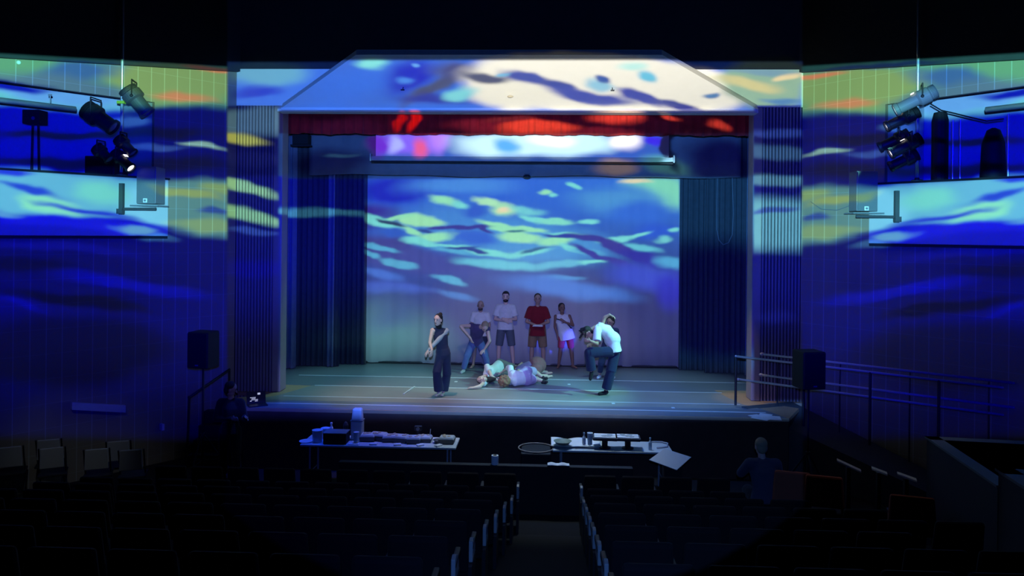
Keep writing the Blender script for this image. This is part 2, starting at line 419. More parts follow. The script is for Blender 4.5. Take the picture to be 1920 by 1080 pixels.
def tile_mat():
    m = bpy.data.materials.new('stacked_block'); m.use_nodes = True
    t = Tree(m.node_tree); b = t.n['Principled BSDF']
    tc = t.new('ShaderNodeTexCoord')
    br = t.new('ShaderNodeTexBrick'); br.offset = 0.0; br.squash = 1.0
    t.l.new(tc.outputs['UV'], br.inputs[0])
    br.inputs['Color1'].default_value = (.312, .252, .18, 1); br.inputs['Color2'].default_value = (.33, .258, .186, 1)
    br.inputs['Mortar'].default_value = (.51, .49, .44, 1)
    br.inputs['Scale'].default_value = 1.0; br.inputs['Mortar Size'].default_value = .007; br.inputs['Mortar Smooth'].default_value = .2
    br.inputs['Brick Width'].default_value = .24; br.inputs['Row Height'].default_value = .42
    # upright joints are raked wide and pale, the level ones barely show
    sp = t.new('ShaderNodeSeparateXYZ'); t.l.new(tc.outputs['UV'], sp.inputs[0])
    ux = t.math('MULTIPLY', sp.outputs[0], 1/.24); fr = t.math('FRACT', ux)
    up = t.math('LESS_THAN', t.math('ABSOLUTE', t.math('SUBTRACT', fr, .5)), .465)
    up = t.math('SUBTRACT', 1.0, up)
    base = t.mix(.75, br.outputs[0], (.318, .255, .183, 1))
    n = t.new('ShaderNodeTexNoise'); n.inputs['Scale'].default_value = 1.3; t.l.new(tc.outputs['UV'], n.inputs[0])
    base = t.mix(t.math('MULTIPLY', n.outputs[0], .22), base, (.22, .175, .12, 1))
    t.put(b.inputs['Base Color'], t.mix(t.math('MULTIPLY', up, .30), base, (.56, .55, .52, 1)))
    b.inputs['Roughness'].default_value = .7; b.inputs['Specular IOR Level'].default_value = .2
    bp = t.new('ShaderNodeBump'); bp.inputs['Strength'].default_value = .3; bp.inputs['Distance'].default_value = .01
    t.l.new(br.outputs['Fac'], bp.inputs['Height']); t.l.new(bp.outputs[0], b.inputs['Normal'])
    MATS['tile'] = m
    return m
tile_mat()
WHITE = mat('white_plaster', (.76, .75, .72), .8, var=.03)
PAINT = mat('cream_parapet', (.56, .555, .55), .75, var=.03)
BACKW = mat('grey_recess_paint', (.55, .58, .62), .8, var=.05)
RIB = mat('taupe_ribs', (.34, .30, .32), .6, var=.08)
JAMB = mat('tan_jamb', (.42, .34, .31), .7, var=.06)
BLK = mat('black_paint', (.012, .012, .014), .7, var=.2)
DARK = mat('dark_ceiling', (.035, .035, .05), .9, var=.2)
CARPET = mat('dark_carpet', (.008, .007, .008), 1.0, var=.4, scale=60)
WOOD = mat('stage_wood', (.42, .26, .15), .55, var=.2, scale=3)
APRON = mat('stage_front_wood', (.085, .04, .03), .6, var=.3)
MARLEY = mat('black_vinyl', (.17, .185, .20), .40, var=.12, scale=1.2, spec=.5)
TAPE = mat('grey_tape', (.55, .58, .60), .5, var=.05)
STEEL = mat('galvanised_steel', (.62, .64, .66), .35, .6, var=.06)
RAIL = mat('painted_rail', (.55, .52, .56), .4, .2, var=.06)
BMET = mat('black_metal', (.025, .025, .028), .45, .2, var=.2)
CYC = mat('white_backdrop', (.45, .45, .45), .9, var=.02)
SCRN = mat('white_screen', (.86, .86, .86), .9, var=.01)
REDV = mat('red_velvet', (.50, .030, .030), .85, var=.25, scale=9, sheen=.2)
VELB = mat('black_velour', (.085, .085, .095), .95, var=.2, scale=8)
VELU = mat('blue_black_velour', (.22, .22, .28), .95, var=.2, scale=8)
GREYB = mat('grey_border_cloth', (.26, .26, .27), .95, var=.12, scale=7)
SEATM = mat('seat_fabric', (.010, .006, .007), .95, var=.3)
SEATP = mat('pale_seat_end', (.42, .40, .37), .6, var=.08)
PAPER = mat('white_paper', (.85, .85, .83), .7, var=.03)
PLAST = mat('white_plastic', (.82, .83, .85), .45, var=.02)
CLEARP = mat('frosted_plastic', (.62, .68, .72), .3, var=.05)
TABLEM = mat('grey_table_top', (.56, .60, .60), .5, var=.05)
SPKG = mat('grey_speaker', (.22, .23, .25), .55, var=.06)
LOGO = mat('white_badge', (.95, .95, .95), .5, var=.0)
LENSON = mat('lit_lens', (.9, .9, .9), .3, emit=(1.0, .93, .85, 1.6))
LENSOFF = mat('dark_lens', (.18, .2, .24), .1, spec=.8)
GREENB = mat('lime_clamp', (.45, .62, .05), .5)

# ------------------------------------------------------------------ mesh helpers
class MB:
    def __init__(s): s.bm = bmesh.new()
    def _add(s, verts, faces):
        vs = [s.bm.verts.new(v) for v in verts]
        for f in faces:
            try: s.bm.faces.new([vs[i] for i in f])
            except ValueError: pass
        return s
    def box(s, c, d, M=None, taper=1.0):
        x, y, z = (v/2 for v in d)
        P = [(-x, -y, -z), (x, -y, -z), (x, y, -z), (-x, y, -z)] + [(-x*taper, -y*taper, z), (x*taper, -y*taper, z), (x*taper, y*taper, z), (-x*taper, y*taper, z)]
        P = [(M @ Vector(p) if M else Vector(p)) + Vector(c) for p in P]
        return s._add(P, [(3, 2, 1, 0), (4, 5, 6, 7), (0, 1, 5, 4), (1, 2, 6, 5), (2, 3, 7, 6), (3, 0, 4, 7)])
    def prism(s, pts, dz):
        """pts: polygon of Vectors, extruded by vector dz"""
        n = len(pts); pts = [Vector(p) for p in pts]; dz = Vector(dz)
        a = list(range(n)); b = [i+n for i in a]
        return s._add(pts + [p+dz for p in pts], [tuple(reversed(a)), tuple(b)] + [(i, (i+1) % n, (i+1) % n+n, i+n) for i in a])
    def tube(s, p, q, r, r2=None, n=10):
        p, q = Vector(p), Vector(q); r2 = r if r2 is None else r2
        d = (q-p).normalized(); u = d.orthogonal().normalized(); v = d.cross(u)
        V = [p + (u*math.cos(2*PI*i/n)+v*math.sin(2*PI*i/n))*r for i in range(n)] + [q + (u*math.cos(2*PI*i/n)+v*math.sin(2*PI*i/n))*r2 for i in range(n)]
        return s._add(V, [tuple(reversed(range(n))), tuple(range(n, 2*n))] + [(i, (i+1) % n, (i+1) % n+n, i+n) for i in range(n)])
    def path(s, pts, r, n=8):
        for a, b in zip(pts, pts[1:]): s.tube(a, b, r, n=n)
        for p in pts[1:-1]: s.ball(p, (r, r, r), seg=8)
        return s
    def ball(s, c, rad, M=None, seg=14):
        r = bmesh.ops.create_uvsphere(s.bm, u_segments=seg, v_segments=max(6, seg*2//3), radius=1)
        for v in r['verts']:
            p = Vector((v.co.x*rad[0], v.co.y*rad[1], v.co.z*rad[2]))
            v.co = (M @ p if M else p) + Vector(c)
        return s
    def lathe(s, prof, c=(0, 0, 0), M=None, n=20):
        """prof: (radius, height) pairs"""
        V = []; k = len(prof)
        for r, z in prof:
            for i in range(n):
                p = Vector((r*math.cos(2*PI*i/n), r*math.sin(2*PI*i/n), z))
                V.append((M @ p if M else p) + Vector(c))
        fs = [(j*n+i, j*n+(i+1) % n, (j+1)*n+(i+1) % n, (j+1)*n+i) for j in range(k-1) for i in range(n)]
        fs += [tuple(reversed(range(n))), tuple(range((k-1)*n, k*n))]
        return s._add(V, fs)
    def grid(s, fn, nu, nv, thick=None):
        V = [fn(i/nu, j/nv) for j in range(nv+1) for i in range(nu+1)]
        return s._add(V, [(j*(nu+1)+i, j*(nu+1)+i+1, (j+1)*(nu+1)+i+1, (j+1)*(nu+1)+i) for j in range(nv) for i in range(nu)])
    def build(s, name, m, parent=None, loc=None, smooth=False, bevel=0.0, solid=0.0, rotz=0.0, uv=None):
        me = bpy.data.meshes.new(name)
        bmesh.ops.recalc_face_normals(s.bm, faces=s.bm.faces[:])
        if uv:
            L = s.bm.loops.layers.uv.new('UVMap')
            for f in s.bm.faces:
                for l in f.loops: l[L].uv = uv(l.vert.co)
        s.bm.to_mesh(me); s.bm.free()
        o = bpy.data.objects.new(name, me); COL.objects.link(o)
        if m: me.materials.append(m)
        if smooth:
            for p in me.polygons: p.use_smooth = True
        if solid:
            md = o.modifiers.new('solid', 'SOLIDIFY'); md.thickness = solid; md.offset = 0
        if bevel:
            md = o.modifiers.new('bevel', 'BEVEL'); md.width = bevel; md.segments = 2; md.limit_method = 'ANGLE'
        if parent: o.parent = parent
        if loc is not None: o.location = loc
        if rotz: o.rotation_euler.z = rotz
        return o

def tag(o, label, cat, group=None, kind=None):
    if label: o['label'] = label
    if cat: o['category'] = cat
    if group: o['group'] = group
    if kind: o['kind'] = kind
    return o
def thing(name, label, cat, loc=(0, 0, 0), rotz=0.0, group=None):
    o = bpy.data.objects.new(name, None); COL.objects.link(o)
    o.empty_display_size = .2; o.location = loc; o.rotation_euler.z = rotz
    return tag(o, label, cat, group)
def struct(o, label=None):
    o['kind'] = 'structure'
    if label: o['label'] = label
    return o
def copy_tree(o, parent=None):
    c = o.copy(); COL.objects.link(c)
    if parent: c.parent = parent
    for ch in list(o.children): copy_tree(ch, c)
    return c

# ------------------------------------------------------------------ the house
struct(MB().box((0, 16.25, -.6), (18, 5.9, 1.2)).prism([(-4.95, 13.4, -1.1), (4.98, 13.4, -1.1), (5.6, 14.0, -1.1), (5.6, 13.3, -1.1)], (0, 0, .0)).build('stage_understructure', BLK)) if False else None
m = MB(); m.prism([(-4.9, 13.4, -.06), (5.0, 13.4, -.06), (5.45, 14.2, -.06), (4.9, 14.6, -.06), (8.5, 14.9, -.06), (8.5, 19.2, -.06), (-8.5, 19.2, -.06), (-8.5, 14.9, -.06), (-4.8, 14.6, -.06), (-5.35, 14.2, -.06)], (0, 0, .06))
struct(m.build('floor_stage', WOOD))
m = MB(); m.prism([(-4.9, 13.43, -1.12), (5.0, 13.43, -1.12), (5.45, 14.2, -1.12), (5.45, 15.0, -1.12), (-5.35, 15.0, -1.12), (-5.35, 14.2, -1.12)], (0, 0, 1.055))
struct(m.build('stage_front', APRON))
struct(MB().box((0, 12.6, -1.16), (24, 5.0, .08)).build('floor_pit', CARPET))
RAKE0, RAKES = 10.75, .25
def rake(y): return -1.12 + max(0.0, (RAKE0 - y)) * RAKES
m = MB()
m.prism([(-12, RAKE0, rake(RAKE0)-.1), (12, RAKE0, rake(RAKE0)-.1), (12, -2, rake(-2)-.1), (-12, -2, rake(-2)-.1)], (0, 0, .1))
struct(m.build('floor_raked', CARPET))
struct(MB().box((0, 7, 8.6), (30, 32, .2)).build('ceiling', DARK))
struct(MB().box((0, 19.4, 3.5), (18, .2, 10)).build('wall_stage_rear', BLK))
for sx, nm in ((-1, 'left'), (1, 'right')):
    struct(MB().box((sx*8.6, 17.1, 3.5), (.2, 4.4, 10)).build('wall_wing_'+nm, BLK))
    struct(MB().box((sx*12.2, 3.5, 3.5), (.2, 12, 11)).build('wall_house_'+nm, DARK))
# header above the opening: white band, dark above
m = MB(); m.box((0, 14.9, 6.16), (11.3, .3, .74)); struct(m.build('wall_header', WHITE))
m = MB(); m.box((0, 14.9, 7.55), (17, .3, 2.04)); struct(m.build('wall_header_upper', DARK))
m = MB(); m.box((0, 14.62, 5.655), (9.42, .30, .055)); struct(m.build('trim_header', WHITE))

def column(sx, nm):
    x0, x1 = 4.88, 5.65
    struct(MB().box((sx*(x0+x1)/2, 14.92, 2.335), (x1-x0, .2, 6.91)).build('wall_column_'+nm, BLK))
    nr = 12; w = (x1-x0)/nr; m = MB()
    for i in range(nr):
        a = x0+(i+.5)*w
        m.prism([(sx*(a-.024), 14.84, -1.1), (sx*(a-.015), 14.765, -1.1), (sx*(a+.015), 14.765, -1.1), (sx*(a+.024), 14.84, -1.1)], (0, 0, 6.89))
    struct(m.build('wall_ribbed_'+nm, RIB))
    m = MB(); m.box((sx*4.79, 14.93, 2.895), (.18, .36, 5.79)); struct(m.build('trim_jamb_'+nm, JAMB, bevel=.02))
    m = MB(); m.box((sx*7.2, 14.95, 3.5), (3.2, .25, 10)); struct(m.build('wall_return_'+nm, DARK))
column(-1, 'left'); column(1, 'right')

# ---- splayed side walls with a recessed balcony each
DX, DY = .632, .775
def wp(sx, t, off=0.0, z=0.0):
    """point of a side wall: t metres from the column, off metres out into the house"""
    return Vector((sx*(5.65 + DX*t - DY*off), 14.75 - DY*t - DX*off, z))
PB, PT, HD = 3.14, 4.19, 5.63
def wall_box(m, sx, t0, t1, z0, z1, o0, o1):
    m.prism([wp(sx, t0, o0, z0), wp(sx, t1, o0, z0), wp(sx, t1, o1, z0), wp(sx, t0, o1, z0)], (0, 0, z1-z0)); return m
for sx, nm in ((-1, 'left'), (1, 'right')):
    L = 7.4
    uv = (lambda s: (lambda co: (((abs(co.x)-5.65)*DX + (14.75-co.y)*DY), co.z + .12)))(sx)
    m = MB()
    wall_box(m, sx, 0, L, -1.2, PB, -.10, 0); wall_box(m, sx, 0, L, HD, 6.9, -.10, 0); wall_box(m, sx, 0, 1.62, PB, HD, -.10, 0)
    struct(m.build('wall_'+nm, MATS['tile'], uv=uv))
    m = MB(); m.prism([wp(sx, 0, .03, 6.46), wp(sx, L, .03, 6.46-.115*L), wp(sx, L, .03, 8.5), wp(sx, 0, .03, 8.5)], Vector((-sx*DY*.1, -DX*.1, 0))); struct(m.build('wall_upper_'+nm, DARK))
    m = MB(); wall_box(m, sx, 1.4, L, PB, PT, .0, .12); struct(m.build('wall_balcony_'+nm, PAINT, bevel=.012))
    m = MB(); wall_box(m, sx, 1.38, L, PT, PT+.035, -.06, .14); wall_box(m, sx, 1.4, L, PB-.05, PB, .0, .10); struct(m.build('trim_balcony_'+nm, BLK))
    m = MB(); wall_box(m, sx, 1.62, L, PB, HD+.6, -1.6, -1.5); wall_box(m, sx, 1.4, 1.62, PB, HD+.6, -1.5, -.10)
    struct(m.build('wall_recess_'+nm, BACKW, uv=uv))
    m = MB(); wall_box(m, sx, 1.4, L, PB, PB+.2, -1.5, -.0); wall_box(m, sx, 1.4, L, HD+.45, HD+.6, -1.5, -.10); struct(m.build('floor_balcony_'+nm, DARK))
    # pipe along the opening
    t1 = 3.0 if sx < 0 else 3.3
    p = tag(MB().tube(wp(sx, t1, .16, 5.30), wp(sx, L-.3, .16, 5.30), .045, n=14).build('lighting_pipe', STEEL, smooth=True),
        'level steel pipe across the %s balcony opening' % nm, 'pipe', 'pipes across the balconies')

# canopy over the forestage
cb, ct = [(-4.65, 14.5, 5.69), (4.72, 14.5, 5.69)], [(2.66, 13.2, 6.44), (-2.83, 13.2, 6.44)]
cano = thing('canopy', 'sloping white trapezoid canopy above the stage opening', 'canopy', (0, 14.5, 5.69))
off = Vector((0, 14.5, 5.69))
q = [Vector(v)-off for v in cb+ct]
MB().prism(q, (0, .10, .12)).build('sloped_panel', WHITE, cano)
MB().box(Vector((0.03, -.02, -.02)), (9.3, .14, .06)).build('bottom_rail', WHITE, cano, bevel=.01)
MB().box(Vector((-.085, -1.3, .79)), (5.45, .05, .08)).build('top_lip', mat('grey_lip', (.3, .31, .34), .8), cano)
for px, py, lab in ((756, 160, 'left'), (1148, 162, 'right')):
    p = at(px, py, 13.95); z = 5.69 + (14.5-p.y)*.577
    h = MB(); h.tube((0, 0, .0), (0, -.05, -.06), .008); h.box((0, -.055, -.06), (.07, .03, .02))
    tag(h.build('ceiling_hook', BMET, loc=(p.x, p.y, z)), 'small dark T-shaped hook on the %s half of the sloping canopy' % lab, 'hook', 'hooks on the canopy')
p = at(957, 181, 14.13)
tag(MB().ball((0, -.02, -.01), (.06, .03, .025)).build('smoke_detector', mat('tan_plastic', (.42, .38, .3), .6), loc=(p.x, p.y-.02, 5.66+(14.5-p.y)*.577)), 'small tan oval detector at the middle of the canopy', 'detector')
# ------------------------------------------------------------------ drapes
def drape(name, mtl, x0, x1, z0, z1, y, folds, amp, label, group=None, hem=0.0, seed=1, cat='curtain', gather=1.0, wob=.3):
    rnd = random.Random(seed); W = x1-x0
    ph = [rnd.uniform(0, 6.28) for _ in range(6)]
    def fn(u, v):
        a = 2*PI*folds*u
        d = amp*(math.sin(a+ph[0]) + wob*math.sin(2.3*a+ph[1]) + .6*wob*math.sin(.37*a+ph[2]))
        d *= .6 + .4*(1-v)
        zz = z0 + (z1-z0)*v
        if hem: zz += (1-v)*hem*(math.sin(a*.23+ph[3]) + .5*math.sin(a*.61+ph[4]))
        return Vector((-W/2 + W*u, d, zz-z0))
    nu = int(max(24, folds*10)); m = MB().grid(fn, nu, 10)
    return tag(m.build(name, mtl, loc=((x0+x1)/2, y, z0), smooth=True, solid=.012), label, cat, group)
cyc = thing('backdrop', 'wide white backdrop filling the rear of the stage, lit with water', 'backdrop', (0.08, 18.2, .03))
def cycf(u, v):
    x = -4.35+8.7*u
    return Vector((x, .022*math.sin(x*9)*(1-v)+.02*math.sin(x*4.1+1)*(1-v)+.010*math.sin(x*23+2*math.sin(x*3))*(1-.8*v), 6.6*v))
MB().grid(cycf, 220, 8).build('cloth', CYC, cyc, smooth=True, solid=.006)
MB().tube((-4.35, .0, .01), (4.35, .0, .01), .022).build('bottom_pipe', BMET, cyc)
scr = thing('projection_screen', 'half lowered white projection screen with a grey bottom bar above the stage', 'screen', (.09, 16.0, 4.86))
MB().box((0, 0, 1.82), (6.34, .006, 3.6)).build('screen_cloth', SCRN, scr)
MB().box((0, -.01, 0), (6.52, .07, .10)).build('bottom_bar', mat('grey_bar', (.42, .43, .44), .6), scr, bevel=.01)
MB().box((0, -.01, -.075), (6.52, .05, .035)).build('bar_seal', BLK, scr)
for sx in (-1, 1): MB().box((sx*3.275, -.01, .02), (.03, .09, .16)).build('end_cap', STEEL, scr)
drape('valance', REDV, -5.0, 5.2, 5.29, 8.48, 15.25, 46, .03, 'long red velvet valance hanging under the white header', None, .012, 3)
bord = drape('border_curtain', GREYB, -4.85, 5.05, 4.57, 8.48, 17.0, 9, .02, 'wide grey border curtain hanging behind the projection screen', None, .018, 5, wob=.8)
p = at(988, 331, 16.93)
tag(MB().ball((0, 0, 0), (.09, .08, .045)).box((0, 0, .05), (.12, .05, .03)).build('stage_lamp', BMET, loc=p), 'small round dark lamp peeking below the grey border curtain', 'lamp')
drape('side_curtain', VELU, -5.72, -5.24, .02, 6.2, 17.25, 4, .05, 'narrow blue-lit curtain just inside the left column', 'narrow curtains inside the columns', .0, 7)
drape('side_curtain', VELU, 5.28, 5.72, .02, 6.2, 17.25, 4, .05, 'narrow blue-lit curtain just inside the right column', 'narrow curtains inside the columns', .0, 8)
drape('leg_curtain', VELB, -5.5, -4.30, .02, 6.2, 17.62, 9, .03, 'dark masking leg beside the narrow left curtain', 'black masking legs', .0, 9)
drape('leg_curtain', VELB, 4.42, 5.45, .02, 6.2, 17.62, 8, .03, 'dark masking leg beside the narrow right curtain', 'black masking legs', .0, 10)
drape('side_curtain', VELU, -4.56, -4.41, .02, 6.2, 17.55, 1.5, .03, 'lighter strip in place of the blue highlight on the left masking leg', 'narrow curtains inside the columns', .0, 17)  # extra strip of lighter cloth, paints the edge highlight of the leg
drape('leg_curtain', VELB, -4.70, -3.72, .02, 6.2, 17.95, 8, .03, 'dark masking leg covering the left edge of the backdrop', 'black masking legs', .0, 11)
drape('leg_curtain', VELB, 3.87, 4.75, .02, 6.2, 17.95, 7, .03, 'dark masking leg covering the right edge of the backdrop', 'black masking legs', .0, 12)
# hanging cable loop on the right, small fixture upper left
pts = [at(px, py, 17.3) for px, py in ((1345, -70), (1345, 335), (1344, 380), (1344, 430), (1348, 450), (1356, 459), (1366, 455), (1373, 440), (1375, 400), (1373, 340), (1373, -70))]
tag(MB().path(pts, .010).build('hanging_cable', mat('grey_cable', (.2, .2, .22), .6)), 'thin cable hanging in a loop before the right masking leg', 'cable')
p = at(566, 262, 15.9)
fx = thing('hanging_speaker', 'dark box hung high behind the left end of the red valance', 'speaker', p)
MB().box((0, 0, 0), (.34, .25, .22)).build('cabinet', BLK, fx, bevel=.01); MB().box((0, -.03, -.13), (.42, .2, .025)).build('tray', BMET, fx)
MB().tube((-.1, 0, .1), (-.1, 0, 8.49-p.z), .012).tube((.1, 0, .1), (.1, 0, 8.49-p.z), .012).build('hanger', BMET, fx)
# dance floor
df = thing('dance_floor', 'black vinyl dance floor with pale taped seams covering the stage', 'dance floor', (0, 13.42, 0))
poly = [(-4.86, 0), (4.96, 0), (4.75, .55), (4.45, 1.0), (4.32, 1.55), (4.2, 2.3), (5.6, 2.3), (5.6, 5.7), (-5.6, 5.7), (-5.6, 2.1), (-4.25, 2.02), (-4.62, 1.05), (-4.95, .62)]
MB().prism([(x, y, .0) for x, y in [(4.24, 2.02), (4.2, 2.3), (5.6, 2.3), (5.6, 5.7), (-5.6, 5.7), (-5.6, 2.1), (-4.25, 2.02)]], (0, 0, .005)).build('vinyl_sheet', MARLEY, df)
MB().prism([(-4.95, .62, 0), (-4.62, 1.05, 0), (-4.25, 2.02, 0), (4.24, 2.02, 0), (4.32, 1.55, 0), (4.45, 1.0, 0), (4.72, .62, 0)], (0, 0, .0055)).build('vinyl_sheet', mat('grey_brown_vinyl', (.25, .235, .22), .5, var=.14, scale=1.5), df)  # strip between the seams in a browner grey than the other sheets
MB().prism([(-4.86, 0, 0), (4.96, 0, 0), (4.72, .62, 0), (-4.95, .62, 0)], (0, 0, .005)).build('vinyl_sheet', MARLEY, df)
for y, x0, x1 in ((3.1, -4.9, 5.2), (2.02, -4.2, 4.3), (.98, -4.5, 4.4), (.36, -4.8, 4.7)):
    MB().box(((x0+x1)/2, y, .006), (x1-x0, .045 if y > 1 else .035, .003)).build('seam_tape', TAPE, df)
p = at_z(757, 740, 0); q = at_z(777, 726, 0)
MB().tube((p.x, p.y-13.42, .006), (q.x, q.y-13.42, .006), .02, n=4).build('mark_tape', TAPE, df)
for px, py in ((1067, 721), (1150, 757), (1262, 765), (855, 716)):
    p = at_z(px, py, 0)
    MB().box((p.x, p.y-13.42, .006), (.06, .09, .003)).build('mark_tape', TAPE, df)
# ------------------------------------------------------------------ people
SKIN = {'pale': mat('skin_pale', (.62, .42, .34), .55, var=.06), 'tan': mat('skin_tan', (.42, .26, .19), .55, var=.06), 'brown': mat('skin_brown', (.22, .12, .085), .5, var=.06)}
EYE = mat('eye_dark', (.02, .02, .025), .3); LIPS = mat('lips', (.35, .12, .11), .5)
def cloth(name, col, **k): return mat(name, col, .9, var=.16, scale=11, bump=.35, sheen=.1, spec=.2, **k)
class Shell(MB):
    def cone(s, p, q, r, r2):
        s.tube(p, q, r, r2, n=14); s.ball(p, (r,)*3, seg=12); s.ball(q, (r2,)*3, seg=12); return s
    def loft(s, rings, n=20):
        """rings: (centre, side vector, half width, half depth); closed"""
        V = []; N = len(rings)
        for i, (c, sv, w, d) in enumerate(rings):
            a = Vector(rings[max(0, i-1)][0]); b = Vector(rings[min(N-1, i+1)][0]); ax = (b-a).normalized()
            sv = Vector(sv); sv = (sv - ax*sv.dot(ax)).normalized(); fv = ax.cross(sv).normalized()
            for k in range(n):
                t = 2*PI*k/n; V.append(Vector(c) + sv*(w*math.cos(t)) + fv*(d*math.sin(t)))
        fs = [(j*n+i, j*n+(i+1) % n, (j+1)*n+(i+1) % n, (j+1)*n+i) for j in range(N-1) for i in range(n)]
        fs += [tuple(reversed(range(n))), tuple(range((N-1)*n, N*n))]
        return s._add(V, fs)
    def fuse(s, name, m, parent, vox=.010, it=4):
        o = s.build(name, m, parent)
        r = o.modifiers.new('fuse', 'REMESH'); r.mode = 'VOXEL'; r.voxel_size = vox; r.use_smooth_shade = True
        k = o.modifiers.new('relax', 'SMOOTH'); k.factor = .5; k.iterations = it
        return o
def lerp(a, b, t): return Vector(a).lerp(Vector(b), t)

def hand(s, wrist, d, palm_n, k=1.0, curl=.5, thumb=1):
    """palm, four bent fingers of unequal length and a thumb, grown from the wrist along d"""
    d = Vector(d).normalized(); n = Vector(palm_n); n = (n - d*n.dot(d)).normalized(); w = d.cross(n)
    wrist = Vector(wrist)
    s.loft([(wrist - d*.01*k, w, .026*k, .02*k), (wrist + d*.04*k, w, .038*k, .016*k), (wrist + d*.085*k, w, .040*k, .013*k)], n=12)
    for i, (off, ln) in enumerate(((-.031, .062), (-.011, .074), (.010, .070), (.030, .055))):
        a = wrist + d*.085*k + w*off*k; d1 = (d + n*curl*.5).normalized(); b = a + d1*ln*.5*k; d2 = (d + n*curl*1.5).normalized()
        s.cone(a, b, .0098*k, .009*k); s.cone(b, b + d2*ln*.55*k, .009*k, .0075*k)
    a = wrist + d*.025*k + w*(-.03*thumb)*k; b = a + (d*.6 - w*.75*thumb + n*.35).normalized()*.04*k
    s.cone(a, b, .013*k, .011*k); s.cone(b, b + (d*.9 - w*.2*thumb + n*.5).normalized()*.032*k, .011*k, .009*k)

